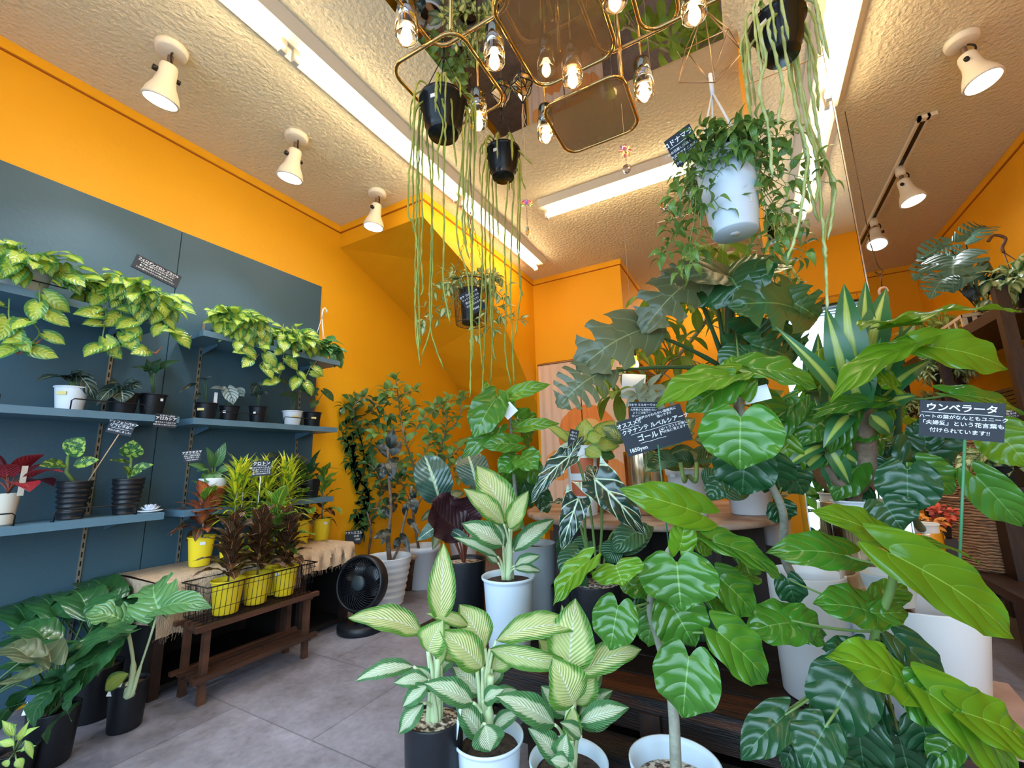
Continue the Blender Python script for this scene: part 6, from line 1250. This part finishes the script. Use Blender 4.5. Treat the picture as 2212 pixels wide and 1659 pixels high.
p=A(1368,835,2.25);t=card('paper_sheet','pale blue paper sheet pinned behind the small variegated plant',p,.12,.13,-3,[],cat='paper',bm=M('pale_paper',(.55,.65,.8),.6))
# cards
p=A(1412,930,1.50);card('name_card','large blackboard card reading as a recommendation with a price, tilted, in the middle',p,.225,.128,17,[
 ('オススメ!!',.15,-.66,.70,.02),('_',.30,-.66,.52),('お部屋のやわらかい間接光に',.085,.22,.84,.012),('強いです!?',.085,.45,.66,.012),('クテナンテ ルベルシアーナ',.15,.10,.30,.022),('_',.78,.08,.10),('ゴールド',.19,-.12,-.22,.022),('_',.4,-.10,-.48),('コントラストが美しく',.085,.64,-.04,.014),('元気に見えますー',.085,.66,-.22,.014),('1850yen',.15,-.62,-.74,.016)],stake=(p-V((-.01,-.003,.05)),A(1452,1250,1.55),GREENST,.003))
p=A(1390,892,1.56);card('name_card','small blackboard card half hidden behind the large tilted card',p,.10,.08,0,[('パキラ ミルキーウェイ',.13,0,.72,.02),('_',.85,0,.5),('大変希少な為触れない',.115,0,.28,.012),('ようご注意下さい!',.115,0,.0,.012),('白いパキラの葉です',.115,0,-.28,.012),('大切に',.115,-.3,-.55,.012)],stake=(p-V((0,0,.03)),A(1400,1000,1.7),WOODST,.002))
p=A(2074,908,1.03);card('name_card','large blackboard card with white writing on a green stick at the right of the photo',p,.1425,.090,-5.5,[
 ('ウンベラータ',.225,0,.62,.026),('_',.95,0,.34),('ハートの葉がなんともユニーク',.118,.03,.12,.014),('「夫婦愛」という花言葉も',.132,.0,-.22,.014),('付けられています!!',.132,-.02,-.62,.014)],stake=(p-V((-.003,-.003,.04)),A(2068,1330,1.05),GREENST,.0032))
# ---------- right wall shelving ----------
t=thing('shelving_unit','tall black wooden shelving unit against the orange wall on the right','shelf',(1.41,4.0,0))
X0,X1,Y0,Y1=1.22,1.6,3.12,4.9
for y in(Y0,4.0,Y1): 
    for x in(X0,X1-.03): MB().bar((x+.015,y,0),(x+.015,y,1.75),.05).build('post',BWOOD,t)
for z in(.10,.72,1.12,1.62):
    MB().box((X0,Y0,z-.025),(X1,Y1,z)).build('shelf_board',BWOOD,t)
MB().bar((X0+.01,Y0,1.62),(X0+.01,Y1,1.62),.03,.06).build('rail',BWOOD,t)
for k in range(5):
    o=MB();z=1.122+k*.022;x0,x1,y0,y1=1.235,1.56,3.18,3.85
    o.box((x0,y0,z),(x1,y1,z+.004));g=.012
    for a,b in(((x0,y0),(x1,y0)),((x1,y0),(x1,y1)),((x1,y1),(x0,y1)),((x0,y1),(x0,y0))): o.bar((a[0],a[1],z+.010),(b[0],b[1],z+.010),.006,.018)
    tag(o.build('plant_tray',BLACKG),'glossy black plastic tray in the pile of trays on the black shelving','tray','pile of black trays on the right shelving')
def crate(label,c,s,mat=WOODST,n=6,dark=False):
    t=thing('wooden_crate',label,'crate',c);c=V(c);w,dp,h=s
    MB().box((-w/2,-dp/2,0),(w/2,dp/2,.01),at=c).build('bottom',mat,t)
    for sy in(-1,1):
        m=MB()
        for z in(.0,h-.02): m.box((-w/2,-.005,z),(w/2,.005,z+.02),at=c+V((0,sy*dp/2,0)))
        for k in range(n): m.box((-w/2+k*(w-.02)/(n-1),-.004,0),(-w/2+.02+k*(w-.02)/(n-1),.004,h),at=c+V((0,sy*dp/2,0)))
        m.build('side',mat,t)
    for sx in(-1,1):
        m=MB()
        for z in(.0,h-.02): m.box((-.005,-dp/2,z),(.005,dp/2,z+.02),at=c+V((sx*w/2,0,0)))
        for k in range(n): m.box((-.004,-dp/2+k*(dp-.02)/(n-1),0),(.004,-dp/2+.02+k*(dp-.02)/(n-1),h),at=c+V((sx*w/2,0,0)))
        m.build('side',mat,t)
CW=M('pale_crate_wood',(.55,.38,.22),.6)
crate('pale wooden crate with arched slots on the top board of the right shelving',(1.36,3.85,1.621),(.24,.5,.12),CW)
crate('orange brown wooden crate on the middle board of the right shelving',(1.40,3.45,.721),(.3,.34,.16),M('amber_crate_wood',(.42,.13,.03),.6))
crate('second pale wooden crate at the far end of the right shelving',(1.42,4.1,1.121),(.26,.3,.16),CW)
def basket(label,c,r0,r1,h,handle=True,asp=1.):
    t=thing('seagrass_basket',label,'basket',c);c=V(c);M_=Matrix.Diagonal((1,asp,1))
    MB().lathe([(0,0),(r0,0),(r0*1.04,.02),((r0+r1)/2*1.03,h*.5),(r1,h-.01),(r1*1.01,h),(r1*.96,h),(r1*.9,h*.5),(r0*.8,.02)],c,48,M_).build('woven_body',WICKL,t)
    MB().tube([c+V((r1*math.cos(a*PI/16),r1*asp*math.sin(a*PI/16),h)) for a in range(32)],.009,n=8,closed=True).build('rim',WICKL,t)
    if handle:
        for s in(-1,1): p=c+V((r1*s*.2,s*r1*asp*.95,h));MB().tube(catm([p+V((-.06,0,0)),p+V((-.04,0,.035)),p+V((.04,0,.035)),p+V((.06,0,0))],5),.007,n=7).build('handle',WICKL,t)
# low black bench with big baskets in front of the shelving
t=thing('low_bench','low black wooden bench under the large seagrass basket','bench',(1.03,3.05,0))
b1=A(2142,1228,2.1);BZ=b1.z-.001
MB().box((.86,2.5,BZ-.04),(1.2,3.6,BZ)).build('board',BWOOD,t)
for x in(.89,1.17):
    for y in(2.55,3.55): MB().bar((x,y,0),(x,y,BZ-.04),.05).build('leg',BWOOD,t)
basket('large seagrass basket with rope handles on the low black bench',b1,.125,.165,.34)
basket('smaller seagrass basket standing behind the large one, below the blackboard card',(1.05,3.42,BZ+.001),.12,.155,.62)
def shrub(name,label,c,pr,ph,pm,lm,n,rad,ll,lw,prof='oval',hh=.12,br=3,down=.0,sm=STEM,h2=None,grp=None,cat='potted plant'):
    c=V(c);t=thing(name,label,cat,c,grp);pot(t,c,pr,pr*.8,ph,pm,'lip');lf,st=MB(),MB();top=c+V((0,0,ph))
    for k in range(n):
        an=random.random()*6.28;e=V((math.cos(an),math.sin(an),0));p=top+e*pr*.6*random.random()-V((0,0,.01));R_2=random.uniform(.3,1)*rad
        branch(lf,st,[p,p+e*R_2*.5+V((0,0,hh*random.uniform(.7,1.2))),p+e*R_2+V((0,0,hh*random.uniform(.1,1)-down*R_2*3))],.0018,ll*.5,ll,lw,prof,t0=.15,tip=3,bend=.12)
    fin(t,lf,st,lm,sm);return t
shrub('potted_peperomia','cream and green variegated plant in a black square pot beside the baskets',A(2175,1050,1.98),.085,.09,BLACKP,HOYV,30,.10,.055,.028,hh=.08)
t=thing('black_pedestal','slim black pedestal under the variegated plant beside the baskets','stand',(1.02,2.42,0));q_=A(2175,1050,1.98);t.location=(q_.x,q_.y,0);MB().box((q_.x-.05,q_.y-.05,0),(q_.x+.05,q_.y+.05,q_.z-.001)).build('column',BWOOD,t)
shrub('potted_tradescantia','upper pale variegated trailing plant on the black shelving',onx(2040,830,1.27),.07,.09,BLACKP,HOYV,34,.16,.06,.02,hh=.1,down=.15)
shrub('potted_tradescantia','pale variegated trailing plant spilling lower beside the umbellata stem',onx(2000,900,1.27),.07,.09,BLACKP,HOYV,34,.18,.055,.02,hh=.08,down=.2)
for nm in('potted_tradescantia','potted_tradescantia.001'):
    o=bpy.data.objects[nm];p=V(o.location);b=MB().bar((p.x,p.y,1.125 if p.z>1.13 else .722),(p.x,p.y,p.z-.001),.1)
    q=b.build('wood_block',BWOOD);tag(q,'dark block on the shelving under the %s variegated trailing plant'%('upper' if nm.endswith('a') else 'lower'),'stand')
shrub('dried_flowers','orange and red dried flowers in a small pot between the brass planter and the basket',A(2008,1185,1.85),.04,.06,BLACKP,M('orange_petals',(.65,.26,.03),.6),16,.05,.03,.02,'round',hh=.07,sm=BARKB,cat='flowers')
shrub('dried_flowers','coral red dried blooms beside the orange ones next to the basket',A(2035,1160,1.95),.04,.06,BLACKP,M('coral_petals',(.65,.10,.05),.6),12,.045,.03,.02,'round',hh=.07,sm=BARKB,cat='flowers')
for k,nm in enumerate(('dried_flowers','dried_flowers.001')):
    p=V(bpy.data.objects[nm].location);q=MB().box((p.x-.04,p.y-.04,0),(p.x+.04,p.y+.04,p.z-.001)).build('wood_post',BWOOD);tag(q,('dark post holding up the orange dried flowers','dark post holding up the coral dried blooms')[k],'stand')
# price cards on the right shelving
for k,(px,py,x) in enumerate(((2113,850,1.2),(2185,895,1.2))):
    card('name_card',('small white lettered card on the edge of the black shelving','white lettered card on a stick in front of the right shelving')[k],onx(px,py,x),.05+.03*k,.05+.02*k,10,[('観葉植物',.2,0,.5,.02),('お水は',.18,0,.1,.02),('土が乾いてから',.15,0,-.3,.02)])
# chair frame / wooden stool
t=thing('wooden_chair','amber wooden chair frame under the black shelving','chair',(1.05,3.75,0))
AW=M('amber_wood',(.55,.20,.04),.5)
for x in(.9,1.2):
    for y in(3.65,3.95): MB().bar((x,y,0),(x+.0,y,.95 if y>3.9 else .45),.035).build('leg',AW,t)
MB().box((.88,3.63,.44),(1.22,3.97,.47)).build('seat',AW,t)
for z in(.6,.75,.9): MB().box((.9,3.94,z),(1.2,3.96,z+.05)).build('back_rail',AW,t)
# split leaf philodendron etc on top of shelving
t=thing('potted_split_philodendron','split leaf philodendron with feathery leaves on top of the right shelving','potted plant',(1.36,3.68,1.622));c=V(t.location);pot(t,c,.08,.065,.13,BLACKP,'flat')
lf,st,l2=MB(),MB(),MB()
aa=PL(lf,[(2060,560,2058,625,110,2.35,-.1,0,dict(cuts=4,cutu=.25)),(2085,520,2140,482,60,2.5,.05,0,dict(cuts=6,cutu=.2)),(2040,560,1975,600,60,2.45,0,.3,dict(cuts=6,cutu=.2)),(2050,530,1985,560,60,2.5,0,0,dict(cuts=6,cutu=.2)),(2085,590,2140,610,60,2.4,0,0,dict(cuts=6,cutu=.2)),(2070,560,2110,540,60,2.5,.1,0,dict(cuts=5,cutu=.2)),(2040,600,2010,640,60,2.3,-.05,0,dict(cuts=6,cutu=.2))],'heart',cord=.2,bend=.1,rows=20,cols=12)
for a in aa: st.tube(bez(c+V((0,0,.12)),(c+a)/2+V((0,0,.1)),a,7),.004,n=6)
for a in PL(l2,[(2120,580,2150,578,44,2.4,0),(2110,620,2100,650,40,2.4,0),(2140,600,2165,640,40,2.4,0)],'heart',cord=.2): st.tube(bez(c+V((0,0,.12)),(c+a)/2,a,5),.003,n=5)
fin(t,lf,st,LEAF('blue_green_leaf',(.06,.16,.11),vein=(.14,.27,.18),vfade=.3,rough=.4),STEMD);l2.build('dark_leaves',ELAS,t)
t=shrub('hanging_pothos','pale green trailing plant in a pot with a brown hook at the far right',(1.42,3.24,1.622),.09,.12,BLACKP,HOYV,30,.2,.09,.045,hh=.14,down=.05,cat='hanging plant')
p=V((1.42,3.24,1.74));kn=A(2168,545,2.4);m=MB()
for k in range(2): m.tube([p+V((.07*(1-2*k),0,0)),kn],.003,n=5)
m.tube(catm([kn,kn+V((0,0,.03)),kn+V((.02,0,.08)),kn+V((-.02,0,.11)),kn+V((-.05,0,.08))],5),.008,n=8);m.build('hook_hanger',M('brown_plastic',(.12,.05,.03),.4),t)
shrub('potted_calathea','green and cream leafed plant beside the split leaf philodendron',(1.32,4.25,1.622),.07,.10,BLACKP,LIME,16,.16,.10,.035,'lance',hh=.16)
m=MB().tube(catm([A(1880,525,2.2)+V((0,0,.0)),A(1895,570,2.2),A(1907,585,2.2),A(1900,592,2.2),A(1890,587,2.2)],5),.003,n=6)
a=A(1880,525,2.2);m.tube([a,V((a.x,a.y,2.75))],.002,n=5).tube([A(1903,592,2.2),A(1905,620,2.2)],.003,n=6)
t=thing('hanging_hook','bent brown wire hook on the ceiling track with a white ring hanger','hook',a);m.build('wire',BWIRE,t)
MB().tube([A(1908,630,2.2)+(RIGHT*math.cos(k*PI/8)+UPC*math.sin(k*PI/8))*.022 for k in range(14)],.006,n=8).build('ring',M('pink_plastic',(.75,.55,.48),.4),t)
# parasol edge: pinkish wooden plank at the lower right
o=MB().bar(onz(2130,1480,.25),onz(2250,1640,.25),.09,.03);q=o.build('wooden_plank',M('pale_plank',(.42,.27,.22),.6,col2=(.3,.18,.14),noise=.2,nscale=10));tag(q,'pale reddish wooden plank at the lower right behind the big leaves','plank')
SC.view_settings.exposure=.36
